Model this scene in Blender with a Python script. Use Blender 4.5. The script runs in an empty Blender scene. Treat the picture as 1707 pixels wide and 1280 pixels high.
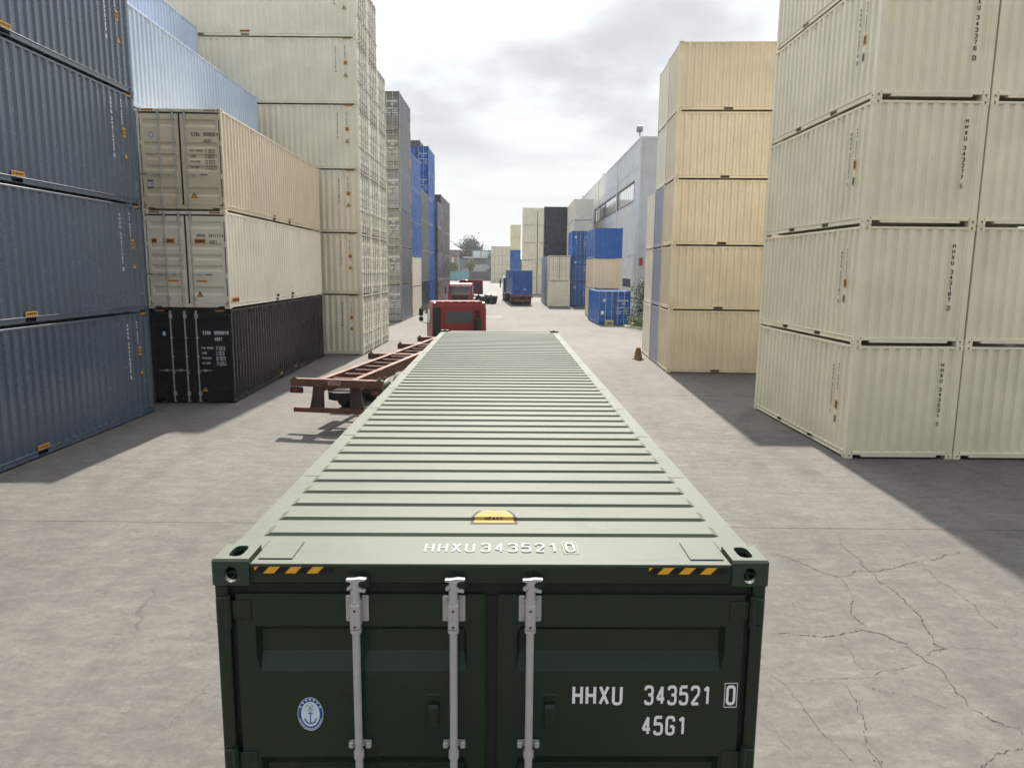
import bpy, math, random
from mathutils import Matrix, Vector
R = math.radians
random.seed(11)
sc = bpy.context.scene
col = sc.collection

# ------------------------------------------------------------------ camera
cam_data = bpy.data.cameras.new('camera')
cam = bpy.data.objects.new('camera', cam_data)
col.objects.link(cam)
cam_data.sensor_fit = 'HORIZONTAL'
cam_data.sensor_width = 36.0
cam_data.lens = 1208.33 / 1707.0 * 36.0
cam_data.clip_start = 0.05
cam_data.clip_end = 6000.0
cam.matrix_world = (Matrix.Translation((0, 0, 4.150)) @ Matrix.Rotation(R(90 - 8.9505), 4, 'X')
                    @ Matrix.Rotation(R(0.5486), 4, 'Z'))
sc.camera = cam

# ------------------------------------------------------------------ sky and sun
SUN_ELEV = 45.5
SUN_AZ = 2.0            # degrees from +Y towards +X
world = bpy.data.worlds.new('World')
sc.world = world
world.use_nodes = True


class NT:
    """small helper around a node tree"""
    def __init__(self, tree):
        self.t = tree
        self.t.nodes.clear()

    def n(self, kind, **kw):
        nd = self.t.nodes.new(kind)
        for k, v in kw.items():
            if k.startswith('i_'):
                nd.inputs[k[2:].replace('_', ' ')].default_value = v
            else:
                setattr(nd, k, v)
        return nd

    def l(self, a, b):
        self.t.links.new(a, b)

    def math(self, op, a, b=None, clamp=False):
        nd = self.t.nodes.new('ShaderNodeMath')
        nd.operation = op
        nd.use_clamp = clamp
        for i, x in enumerate((a, b)):
            if x is None:
                continue
            if isinstance(x, (int, float)):
                nd.inputs[i].default_value = x
            else:
                self.l(x, nd.inputs[i])
        return nd.outputs[0]

    def ramp(self, fac, stops, interp='LINEAR'):
        nd = self.t.nodes.new('ShaderNodeValToRGB')
        cr = nd.color_ramp
        cr.interpolation = interp
        while len(cr.elements) > 1:
            cr.elements.remove(cr.elements[-1])
        for i, (p, c) in enumerate(stops):
            e = cr.elements[0] if i == 0 else cr.elements.new(p)
            e.position = p
            e.color = c if len(c) == 4 else (*c, 1)
        self.l(fac, nd.inputs[0])
        return nd.outputs[0]

    def mix(self, fac, a, b, blend='MIX'):
        nd = self.t.nodes.new('ShaderNodeMix')
        nd.data_type = 'RGBA'
        nd.blend_type = blend
        for s, x in ((nd.inputs[0], fac), (nd.inputs[6], a), (nd.inputs[7], b)):
            if isinstance(x, (int, float)):
                s.default_value = x
            elif isinstance(x, (tuple, list)):
                s.default_value = x if len(x) == 4 else (*x, 1)
            else:
                self.l(x, s)
        return nd.outputs[2]

    def noise(self, vec, scale, detail=4.0, rough=0.55, dist=0.0):
        nd = self.t.nodes.new('ShaderNodeTexNoise')
        nd.inputs['Scale'].default_value = scale
        nd.inputs['Detail'].default_value = detail
        nd.inputs['Roughness'].default_value = rough
        nd.inputs['Distortion'].default_value = dist
        if vec is not None:
            self.l(vec, nd.inputs['Vector'])
        return nd.outputs[0]

    def mapping(self, vec, loc=(0, 0, 0), rot=(0, 0, 0), scale=(1, 1, 1)):
        nd = self.t.nodes.new('ShaderNodeMapping')
        nd.inputs['Location'].default_value = loc
        nd.inputs['Rotation'].default_value = rot
        nd.inputs['Scale'].default_value = scale
        self.l(vec, nd.inputs['Vector'])
        return nd.outputs[0]


SKY_STRENGTH = 0.13
w = NT(world.node_tree)
tc = w.n('ShaderNodeTexCoord')
sep = w.n('ShaderNodeSeparateXYZ')
w.l(tc.outputs['Generated'], sep.inputs[0])
zc = w.math('MAXIMUM', sep.outputs[2], 0.0)
zz = w.math('ADD', zc, 0.16)
px = w.math('DIVIDE', sep.outputs[0], zz)
py = w.math('DIVIDE', sep.outputs[1], zz)
cmb = w.n('ShaderNodeCombineXYZ')
w.l(px, cmb.inputs[0])
w.l(py, cmb.inputs[1])
n1 = w.noise(w.mapping(cmb.outputs[0], loc=(-0.14, 0.0, 0)), 0.62, 4.5, 0.52, 0.3)
n2 = w.noise(w.mapping(cmb.outputs[0], loc=(7.1, 2.2, 0)), 2.3, 5.0, 0.55, 0.2)
nn = w.math('ADD', w.math('MULTIPLY', n1, 0.78), w.math('MULTIPLY', n2, 0.22))
sky = w.n('ShaderNodeTexSky', sky_type='NISHITA')
sky.sun_disc = False
sky.sun_elevation = R(SUN_ELEV)
sky.sun_rotation = R(SUN_AZ)
sky.air_density = 1.3
sky.dust_density = 4.0
sky.ozone_density = 1.0
K = 1.0 / SKY_STRENGTH
EXPO = 2.0 ** 1.6            # the photograph is exposed for the shade between the stacks
sund = (math.sin(R(SUN_AZ)) * math.cos(R(SUN_ELEV)), math.cos(R(SUN_AZ)) * math.cos(R(SUN_ELEV)), math.sin(R(SUN_ELEV)))
dn = w.n('ShaderNodeVectorMath', operation='DOT_PRODUCT')
w.l(tc.outputs['Generated'], dn.inputs[0])
dn.inputs[1].default_value = sund
# a thin bright cloud sheet: brighter towards the sun, bluer and darker away from it
side = w.ramp(w.math('ADD', w.math('ADD', w.math('MULTIPLY', dn.outputs['Value'], 0.5), 0.5), w.math('MULTIPLY', sep.outputs[2], 0.25)), [(0.40, (0, 0, 0)), (0.92, (1, 1, 1))])
side_h = w.ramp(w.math('ADD', w.math('MULTIPLY', sep.outputs[1], 0.5), 0.5), [(0.22, (0, 0, 0)), (0.60, (1, 1, 1))])
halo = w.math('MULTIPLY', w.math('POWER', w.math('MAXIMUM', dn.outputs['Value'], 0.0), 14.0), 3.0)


def lum(r_, g_, b_):
    return (r_ * K / EXPO, g_ * K / EXPO, b_ * K / EXPO)


def scaled(colr, f):
    nd = w.n('ShaderNodeVectorMath', operation='SCALE')
    w.l(colr, nd.inputs[0])
    w.l(f, nd.inputs['Scale'])
    return nd.outputs[0]


zen = w.ramp(sep.outputs[2], [(0.34, (0.49, 0.49, 0.49)), (0.62, (1, 1, 1))])      # unseen cloud sheet above the view, brightened to light the walls
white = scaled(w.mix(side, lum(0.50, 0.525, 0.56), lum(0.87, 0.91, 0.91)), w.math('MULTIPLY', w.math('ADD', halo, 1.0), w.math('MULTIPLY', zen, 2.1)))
grey = scaled(w.mix(side, lum(0.48, 0.50, 0.54), lum(0.56, 0.585, 0.63)), w.math('ADD', w.math('MULTIPLY', halo, 0.3), 1.0))
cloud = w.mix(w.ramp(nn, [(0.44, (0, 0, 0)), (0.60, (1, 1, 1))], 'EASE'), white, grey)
horizon = w.ramp(sep.outputs[2], [(0.06, (0, 0, 0)), (0.22, (1, 1, 1))])
low = w.mix(side_h, lum(0.42, 0.44, 0.46), lum(0.84, 0.88, 0.88))  # unseen horizon behind the camera dimmed to darken faces turned towards it
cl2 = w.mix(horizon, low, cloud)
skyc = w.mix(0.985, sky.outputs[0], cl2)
bg = w.n('ShaderNodeBackground')
bg.inputs['Strength'].default_value = SKY_STRENGTH
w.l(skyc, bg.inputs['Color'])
wo = w.n('ShaderNodeOutputWorld')
w.l(bg.outputs[0], wo.inputs[0])

sun_data = bpy.data.lights.new('sun', 'SUN')
sun_data.energy = 3.5
sun_data.angle = R(0.8)
sun_data.color = (1.0, 0.93, 0.84)
sun = bpy.data.objects.new('sun', sun_data)
col.objects.link(sun)
d = Vector((math.sin(R(SUN_AZ)) * math.cos(R(SUN_ELEV)), math.cos(R(SUN_AZ)) * math.cos(R(SUN_ELEV)), math.sin(R(SUN_ELEV))))
sun.rotation_euler = d.to_track_quat('Z', 'Y').to_euler()
sun.location = d * 200

sc.view_settings.view_transform = 'Standard'
sc.view_settings.look = 'None'
sc.view_settings.exposure = 1.6
sc.view_settings.gamma = 1.0
sc.view_settings.use_curve_mapping = False
sc.cycles.use_denoising = True
sc.cycles.max_bounces = 8
sc.cycles.volume_bounces = 0
sc.cycles.sample_clamp_indirect = 6.0

# ------------------------------------------------------------------ materials
MATS = {}


def newmat(name):
    m = bpy.data.materials.new(name)
    m.use_nodes = True
    MATS[name] = m
    return m, NT(m.node_tree)


def principled(t, color=None, rough=0.5, metal=0.0, spec=0.5, normal=None):
    p = t.n('ShaderNodeBsdfPrincipled')
    o = t.n('ShaderNodeOutputMaterial')
    t.l(p.outputs[0], o.inputs[0])
    for key, x in (('Base Color', color), ('Roughness', rough), ('Metallic', metal), ('Specular IOR Level', spec)):
        if x is None:
            continue
        s = p.inputs[key]
        if isinstance(x, (int, float)):
            s.default_value = x
        elif isinstance(x, (tuple, list)):
            s.default_value = x if len(x) == 4 else (*x, 1)
        else:
            t.l(x, s)
    if normal is not None:
        t.l(normal, p.inputs['Normal'])
    return p


def bump(t, h, strength=0.1, dist=0.02):
    b = t.n('ShaderNodeBump')
    b.inputs['Strength'].default_value = strength
    b.inputs['Distance'].default_value = dist
    t.l(h, b.inputs['Height'])
    return b.outputs[0]


def paint(name, c, rough=0.45, dirt=0.16, dirtc=(0.16, 0.13, 0.10), spec=0.5, wave=0.10):
    """sprayed container paint: faint mottling, vertical run-off streaks, slightly wavy sheet"""
    if name in MATS:
        return MATS[name]
    m, t = newmat(name)
    tc = t.n('ShaderNodeTexCoord')
    oi = t.n('ShaderNodeObjectInfo')
    off = t.n('ShaderNodeVectorMath', operation='ADD')
    t.l(tc.outputs['Object'], off.inputs[0])
    sc_ = t.n('ShaderNodeVectorMath', operation='SCALE')
    t.l(oi.outputs['Location'], sc_.inputs[0])
    sc_.inputs['Scale'].default_value = 1.37
    t.l(sc_.outputs[0], off.inputs[1])
    v = off.outputs[0]
    a = t.noise(v, 0.9, 5, 0.6)
    base = t.mix(t.ramp(a, [(0.3, (0, 0, 0)), (0.7, (1, 1, 1))]),
                 tuple(x * 0.90 for x in c), tuple(min(1, x * 1.07) for x in c))
    st = t.noise(t.mapping(v, scale=(7, 7, 0.35)), 1.0, 5, 0.65)
    sp = t.noise(v, 14.0, 4, 0.7)
    dm = t.math('MULTIPLY', t.ramp(st, [(0.48, (0, 0, 0)), (0.75, (1, 1, 1))]), dirt)
    dm2 = t.math('MULTIPLY', t.ramp(sp, [(0.64, (0, 0, 0)), (0.72, (1, 1, 1))]), dirt * 0.8)
    cc = t.mix(t.math('ADD', dm, dm2, True), base, dirtc)
    rr = t.math('ADD', t.math('MULTIPLY', a, 0.06), rough - 0.03)
    wv = t.noise(v, 1.6, 2, 0.5)
    principled(t, cc, rr, 0.0, spec, bump(t, wv, wave, 0.03))
    return m


def plain(name, c, rough=0.5, metal=0.0, spec=0.5, var=0.12, scale=6.0):
    if name in MATS:
        return MATS[name]
    m, t = newmat(name)
    tc = t.n('ShaderNodeTexCoord')
    a = t.noise(tc.outputs['Object'], scale, 4, 0.6)
    cc = t.mix(a, tuple(x * (1 - var) for x in c), tuple(min(1, x * (1 + var)) for x in c))
    principled(t, cc, rough, metal, spec)
    return m


def rusty(name, c, rust=(0.16, 0.062, 0.03), amt=0.5, scale=2.5):
    m, t = newmat(name)
    tc = t.n('ShaderNodeTexCoord')
    a = t.noise(tc.outputs['Object'], scale, 8, 0.7)
    b = t.noise(tc.outputs['Object'], scale * 9, 5, 0.7)
    f = t.ramp(t.math('ADD', t.math('MULTIPLY', a, 0.7), t.math('MULTIPLY', b, 0.3)),
               [(0.5 - amt * 0.2, (0, 0, 0)), (0.62, (1, 1, 1))])
    cc = t.mix(f, c, rust)
    rr = t.math('ADD', t.math('MULTIPLY', f, 0.25), 0.55)
    principled(t, cc, rr, 0.0, 0.3, bump(t, b, 0.25, 0.01))
    return m


def glass_dark(name, c=(0.02, 0.028, 0.032), rough=0.06):
    m, t = newmat(name)
    principled(t, c, rough, 0.0, 0.8)
    return m


PC = {  # real-world paint colours
    'cream': (0.80, 0.735, 0.55),
    'cream_cool': (0.79, 0.745, 0.60),
    'tan': (0.69, 0.585, 0.41),
    'beige': (0.66, 0.56, 0.40),
    'white_cream': (0.79, 0.73, 0.60),
    'navy': (0.060, 0.084, 0.125),
    'dark_navy': (0.022, 0.030, 0.055),
    'black': (0.007, 0.007, 0.009),
    'sky_blue': (0.44, 0.53, 0.68),
    'slate_blue': (0.26, 0.30, 0.38),
    'grey': (0.10, 0.115, 0.115),
    'grey_blue': (0.13, 0.145, 0.165),
    'blue': (0.004, 0.105, 0.40),
    'brown': (0.105, 0.085, 0.075),
    'green': (0.0115, 0.0250, 0.0128),
}
for k_, c_ in PC.items():
    dk = k_ in ('navy', 'dark_navy', 'black', 'green', 'blue', 'grey', 'brown')
    paint('paint_' + k_, c_, 0.27 if dk else 0.33, 0.0 if dk else 0.05,
          (0.10, 0.09, 0.08) if dk else (0.20, 0.155, 0.11), {'green': 0.33, 'black': 0.3, 'blue': 0.35, 'dark_navy': 0.4, 'brown': 0.4}.get(k_, 0.9), 0.02 if dk else 0.05)

M_STEEL = plain('galvanised_steel', (0.44, 0.435, 0.42), 0.5, 0.3, 0.5, 0.15, 18)
M_RUBBER = plain('black_rubber', (0.012, 0.012, 0.013), 0.55, 0, 0.3)
M_BLACK = plain('matt_black', (0.014, 0.014, 0.015), 0.7, 0, 0.3)
M_WHITE = plain('white_vinyl', (0.78, 0.79, 0.80), 0.5, 0, 0.4, 0.05)
M_INK = plain('black_vinyl', (0.014, 0.013, 0.012), 0.5, 0, 0.2, 0.05)
M_DUSTWHITE = plain('dusty_white_vinyl', (0.275, 0.28, 0.265), 0.7, 0, 0.1, 0.10, 20)
M_SIGN = plain('dusty_yellow_vinyl', (0.27, 0.175, 0.048), 0.6, 0, 0.08, 0.12)
M_YELLOW = plain('yellow_vinyl', (0.72, 0.36, 0.02), 0.45, 0, 0.4, 0.08)
M_ORANGE = plain('orange_vinyl', (0.62, 0.24, 0.03), 0.45, 0, 0.4, 0.10)
M_LOGOBLUE = plain('blue_vinyl', (0.02, 0.07, 0.26), 0.45, 0, 0.4, 0.05)
M_LOGOPALE = plain('pale_blue_vinyl', (0.62, 0.70, 0.80), 0.45, 0, 0.4, 0.04)
M_PURPLE = plain('purple_vinyl', (0.10, 0.08, 0.16), 0.45, 0, 0.4, 0.05)
M_GLASS = glass_dark('cab_glass')
M_TYRE = plain('tyre_rubber', (0.022, 0.021, 0.020), 0.8, 0, 0.2, 0.3)
M_RED = paint('truck_red', (0.27, 0.018, 0.024), 0.34, 0.10, (0.2, 0.12, 0.1), 0.5, 0.05)
M_REDDARK = plain('dark_red_trim', (0.10, 0.012, 0.014), 0.5)
M_CABWHITE = paint('truck_white', (0.66, 0.72, 0.70), 0.35, 0.06, spec=0.5, wave=0.05)
M_TRAILER = rusty('trailer_rust_red', (0.165, 0.075, 0.045), (0.075, 0.036, 0.022), 0.6)
M_TRAILER2 = rusty('trailer_orange_red', (0.42, 0.09, 0.035), (0.2, 0.06, 0.03), 0.35)
M_LAMP = plain('lamp_red', (0.12, 0.012, 0.012), 0.35)
M_LAMPA = plain('lamp_amber', (0.22, 0.07, 0.015), 0.35)
M_CHASSIS = plain('chassis_black', (0.025, 0.024, 0.023), 0.6, 0, 0.4, 0.3)
M_DUSTY = plain('dusty_black', (0.075, 0.062, 0.055), 0.8)
M_GRIME = rusty('grimy_brown', (0.075, 0.045, 0.032), (0.03, 0.022, 0.018), 0.5)
M_CONE = rusty('cone_brown', (0.30, 0.16, 0.055), (0.13, 0.08, 0.04), 0.5, 6)
M_WOOD = plain('timber', (0.42, 0.33, 0.17), 0.8, 0, 0.2, 0.25, 9)
M_CLAD = paint('wall_cladding', (0.66, 0.685, 0.70), 0.5, 0.05, (0.3, 0.3, 0.3), 0.35, 0.05)
M_CLAD2 = paint('gable_cladding', (0.58, 0.60, 0.61), 0.5, 0.05, (0.3, 0.3, 0.3), 0.35, 0.05)
M_TRIM = plain('white_trim', (0.66, 0.67, 0.66), 0.5)
M_PANE = plain('window_pane', (0.82, 0.84, 0.85), 0.12, 0.75, 0.6, 0.12, 0.4)
M_PANED = plain('window_pane_dim', (0.10, 0.11, 0.115), 0.12, 0, 0.6, 0.3, 0.4)
M_MULL = plain('mullion_grey', (0.10, 0.11, 0.11), 0.5)
M_FIRERED = plain('fire_red', (0.45, 0.02, 0.03), 0.4)
M_TEAL = plain('teal_fence', (0.12, 0.34, 0.38), 0.6, 0, 0.3, 0.2, 0.5)
M_SHED = plain('shed_wall', (0.13, 0.175, 0.22), 0.6, 0, 0.3, 0.15, 0.5)
M_SHEDROOF = plain('shed_roof', (0.075, 0.082, 0.092), 0.8, 0, 0.05, 0.15, 0.5)
M_GATE = plain('gatehouse_wall', (0.30, 0.25, 0.25), 0.6, 0, 0.3, 0.1, 0.5)
M_GATEROOF = plain('gatehouse_roof', (0.17, 0.13, 0.13), 0.6, 0, 0.3, 0.1, 0.5)
M_BARK = plain('bark', (0.10, 0.075, 0.05), 0.9)


def leafmat(name, c):
    m, t = newmat(name)
    oi = t.n('ShaderNodeNewGeometry')
    cc = t.mix(oi.outputs['Random Per Island'], tuple(x * 0.55 for x in c), tuple(x * 1.5 for x in c))
    p = principled(t, cc, 0.6, 0, 0.3)
    return m


M_LEAF = leafmat('leaf_green', (0.055, 0.105, 0.035))
M_LEAFD = leafmat('leaf_dark', (0.032, 0.060, 0.034))
M_LEAFY = leafmat('leaf_light', (0.12, 0.19, 0.05))

# dusty roof of the green container: the same paint under a film of pale dust
m, t = newmat('paint_green_roof')
tc = t.n('ShaderNodeTexCoord')
v = tc.outputs['Object']
a = t.noise(v, 0.8, 6, 0.6)
b = t.noise(t.mapping(v, scale=(0.7, 5, 5)), 2.0, 5, 0.65)
c = t.noise(v, 22, 5, 0.7)
dustf = t.math('ADD', t.math('MULTIPLY', a, 0.40), t.math('ADD', t.math('MULTIPLY', b, 0.35), t.math('MULTIPLY', c, 0.25)))
geo = t.n('ShaderNodeNewGeometry')
sepn = t.n('ShaderNodeSeparateXYZ')
t.l(geo.outputs['Normal'], sepn.inputs[0])
up = t.ramp(t.math('ABSOLUTE', sepn.outputs[2]), [(0.40, (0, 0, 0)), (0.97, (1, 1, 1))])
dust = t.math('MULTIPLY', t.ramp(dustf, [(0.34, (0.50, 0.50, 0.50)), (0.47, (0.82, 0.82, 0.82)), (0.66, (1, 1, 1))]), up)
cc = t.mix(dust, (0.042, 0.058, 0.042), (0.118, 0.126, 0.108))
rr = t.ramp(dustf, [(0.3, (0.42, 0.42, 0.42)), (0.7, (0.58, 0.58, 0.58))])
principled(t, cc, rr, 0, 0.08, bump(t, t.noise(v, 2.2, 3, 0.5), 0.10, 0.03))
M_GROOF = m

# yard concrete
def concrete(name, base, tint=1.0):
    m, t = newmat(name)
    geo = t.n('ShaderNodeNewGeometry')
    v = geo.outputs['Position']
    oi = t.n('ShaderNodeObjectInfo')
    big = t.noise(v, 0.16, 6, 0.62, 0.6)
    mid = t.noise(v, 1.1, 8, 0.68, 0.3)
    fine = t.noise(v, 34, 6, 0.75)
    agg = t.noise(v, 150, 3, 0.7)
    tyre = t.noise(t.mapping(v, rot=(0, 0, R(-12)), scale=(1.0, 0.10, 1)), 1.3, 6, 0.66, 0.5)
    tyre2 = t.noise(t.mapping(v, rot=(0, 0, R(62)), scale=(1.0, 0.09, 1)), 1.6, 6, 0.66, 0.8)
    c1 = t.mix(t.ramp(big, [(0.30, (0, 0, 0)), (0.70, (1, 1, 1))]), tuple(x * 0.78 for x in base), tuple(x * 1.16 for x in base))
    c2 = t.mix(t.math('MULTIPLY', t.ramp(mid, [(0.34, (1, 1, 1)), (0.56, (0, 0, 0))]), 0.46), c1, tuple(x * 0.66 for x in base))
    c3 = t.mix(t.math('MULTIPLY', t.ramp(mid, [(0.58, (0, 0, 0)), (0.74, (1, 1, 1))]), 0.30), c2, (base[0] * 1.28, base[1] * 1.27, base[2] * 1.26))
    c4 = t.mix(t.math('MULTIPLY', t.ramp(tyre, [(0.50, (0, 0, 0)), (0.70, (1, 1, 1))]), 0.34), c3, tuple(x * 0.50 for x in base))
    c5 = t.mix(t.math('MULTIPLY', t.ramp(tyre2, [(0.54, (0, 0, 0)), (0.72, (1, 1, 1))]), 0.28), c4, tuple(x * 0.55 for x in base))
    blot = t.noise(t.mapping(v, rot=(0, 0, R(8)), scale=(0.55, 1.25, 1)), 3.4, 8, 0.72, 0.4)
    c5 = t.mix(t.math('MULTIPLY', t.ramp(blot, [(0.36, (1, 1, 1)), (0.50, (0, 0, 0))]), 0.55), c5, tuple(x * 0.60 for x in base))
    c5 = t.mix(t.math('MULTIPLY', t.ramp(blot, [(0.53, (0, 0, 0)), (0.66, (1, 1, 1))]), 0.48), c5, (base[0] * 1.34, base[1] * 1.33, base[2] * 1.32))
    c6 = t.mix(t.math('MULTIPLY', t.ramp(fine, [(0.34, (1, 1, 1)), (0.52, (0, 0, 0))]), 0.36), c5, tuple(x * 0.50 for x in base))
    c7 = t.mix(t.math('MULTIPLY', t.ramp(agg, [(0.60, (0, 0, 0)), (0.72, (1, 1, 1))]), 0.20), c6, tuple(x * 1.7 for x in base))
    # oil spots
    vo = t.n('ShaderNodeTexVoronoi')
    vo.inputs['Scale'].default_value = 0.42
    t.l(t.mapping(v, scale=(1, 1, 1)), vo.inputs['Vector'])
    warp = t.math('ADD', vo.outputs['Distance'], t.math('MULTIPLY', t.math('SUBTRACT', t.noise(v, 3.0, 4, 0.6), 0.5), 0.25))
    c8 = t.mix(t.math('MULTIPLY', t.ramp(warp, [(0.06, (1, 1, 1)), (0.16, (0, 0, 0))]), 0.45), c7, tuple(x * 0.42 for x in base))
    # hairline crazing in patches
    wv = t.n('ShaderNodeVectorMath', operation='ADD')
    t.l(v, wv.inputs[0])
    nz = t.n('ShaderNodeTexNoise')
    nz.inputs['Scale'].default_value = 1.9
    nz.inputs['Detail'].default_value = 7
    t.l(v, nz.inputs['Vector'])
    t.l(t.mapping(nz.outputs['Color'], scale=(0.55, 0.55, 0.0)), wv.inputs[1])
    vc = t.n('ShaderNodeTexVoronoi', feature='DISTANCE_TO_EDGE')
    vc.inputs['Scale'].default_value = 0.75
    t.l(wv.outputs[0], vc.inputs['Vector'])
    where = t.ramp(t.noise(t.mapping(v, loc=(4.2, 1.7, 0)), 0.17, 3, 0.5), [(0.46, (0, 0, 0)), (0.60, (1, 1, 1))])
    thin = t.math('ADD', t.math('MULTIPLY', t.noise(v, 5.0, 3, 0.6), 0.011), -0.0028)
    hair = t.math('LESS_THAN', vc.outputs['Distance'], thin)
    c8 = t.mix(t.math('MULTIPLY', t.math('MULTIPLY', hair, where), 0.62), c8, tuple(x * 0.36 for x in base))
    # grit and small dark specks, then curved tyre tracks
    grit = t.noise(v, 11.0, 6, 0.75)
    c8 = t.mix(t.math('MULTIPLY', t.ramp(grit, [(0.40, (1, 1, 1)), (0.49, (0, 0, 0))]), 0.30), c8, tuple(x * 0.52 for x in base))
    c8 = t.mix(t.math('MULTIPLY', t.ramp(grit, [(0.56, (0, 0, 0)), (0.66, (1, 1, 1))]), 0.30), c8, tuple(x * 1.5 for x in base))
    spk = t.noise(v, 26.0, 2, 0.5)
    c8 = t.mix(t.ramp(spk, [(0.745, (0, 0, 0)), (0.765, (0.8, 0.8, 0.8))]), c8, tuple(x * 0.25 for x in base))
    sv = t.n('ShaderNodeSeparateXYZ')
    t.l(v, sv.inputs[0])
    trk = None
    for (cx, cy, rad) in ((-21.0, 31.0, 25.6), (-21.0, 31.0, 27.6), (27.0, 62.0, 26.5), (27.0, 62.0, 24.5), (-30.0, 4.0, 24.0), (-30.0, 4.0, 25.9), (40.0, 9.0, 35.2), (40.0, 9.0, 33.3)):
        dx = t.math('ADD', sv.outputs[0], -cx)
        dy = t.math('ADD', sv.outputs[1], -cy)
        dd = t.math('SQRT', t.math('ADD', t.math('MULTIPLY', dx, dx), t.math('MULTIPLY', dy, dy)))
        off = t.math('ABSOLUTE', t.math('ADD', dd, -rad))
        band = t.ramp(off, [(0.10, (1, 1, 1)), (0.24, (0, 0, 0))])
        trk = band if trk is None else t.math('MAXIMUM', trk, band)
    trk = t.math('MULTIPLY', trk, t.ramp(t.noise(v, 0.7, 6, 0.7), [(0.42, (0, 0, 0)), (0.62, (1, 1, 1))]))
    c8 = t.mix(t.math('MULTIPLY', trk, 0.34), c8, tuple(x * 0.45 for x in base))
    rnd = t.math('ADD', t.math('MULTIPLY', oi.outputs['Random'], 0.10), 0.95)
    hsv = t.n('ShaderNodeHueSaturation')
    t.l(rnd, hsv.inputs['Value'])
    t.l(c8, hsv.inputs['Color'])
    hh = t.math('ADD', t.math('MULTIPLY', fine, 0.6), t.math('MULTIPLY', agg, 0.4))
    principled(t, hsv.outputs[0], t.math('ADD', t.math('MULTIPLY', mid, 0.2), 0.7), 0, 0.12, bump(t, hh, 0.45, 0.006))
    return m


M_CONC = concrete('yard_concrete', (0.124, 0.1155, 0.1085))
M_CONC2 = concrete('yard_concrete_pale', (0.158, 0.149, 0.140))
M_JOINT = plain('joint_dirt', (0.065, 0.057, 0.05), 0.9, 0, 0.1, 0.3, 2)
M_GROUND = plain('bare_ground', (0.16, 0.15, 0.13), 0.9, 0, 0.1, 0.2, 0.05)
M_CRACK = plain('crack_dirt', (0.060, 0.052, 0.046), 0.95, 0, 0.1, 0.4, 12)
M_KERB = plain('kerb_stone', (0.42, 0.40, 0.36), 0.8)
M_SOIL = plain('planting_soil', (0.10, 0.13, 0.05), 0.9)

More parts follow.
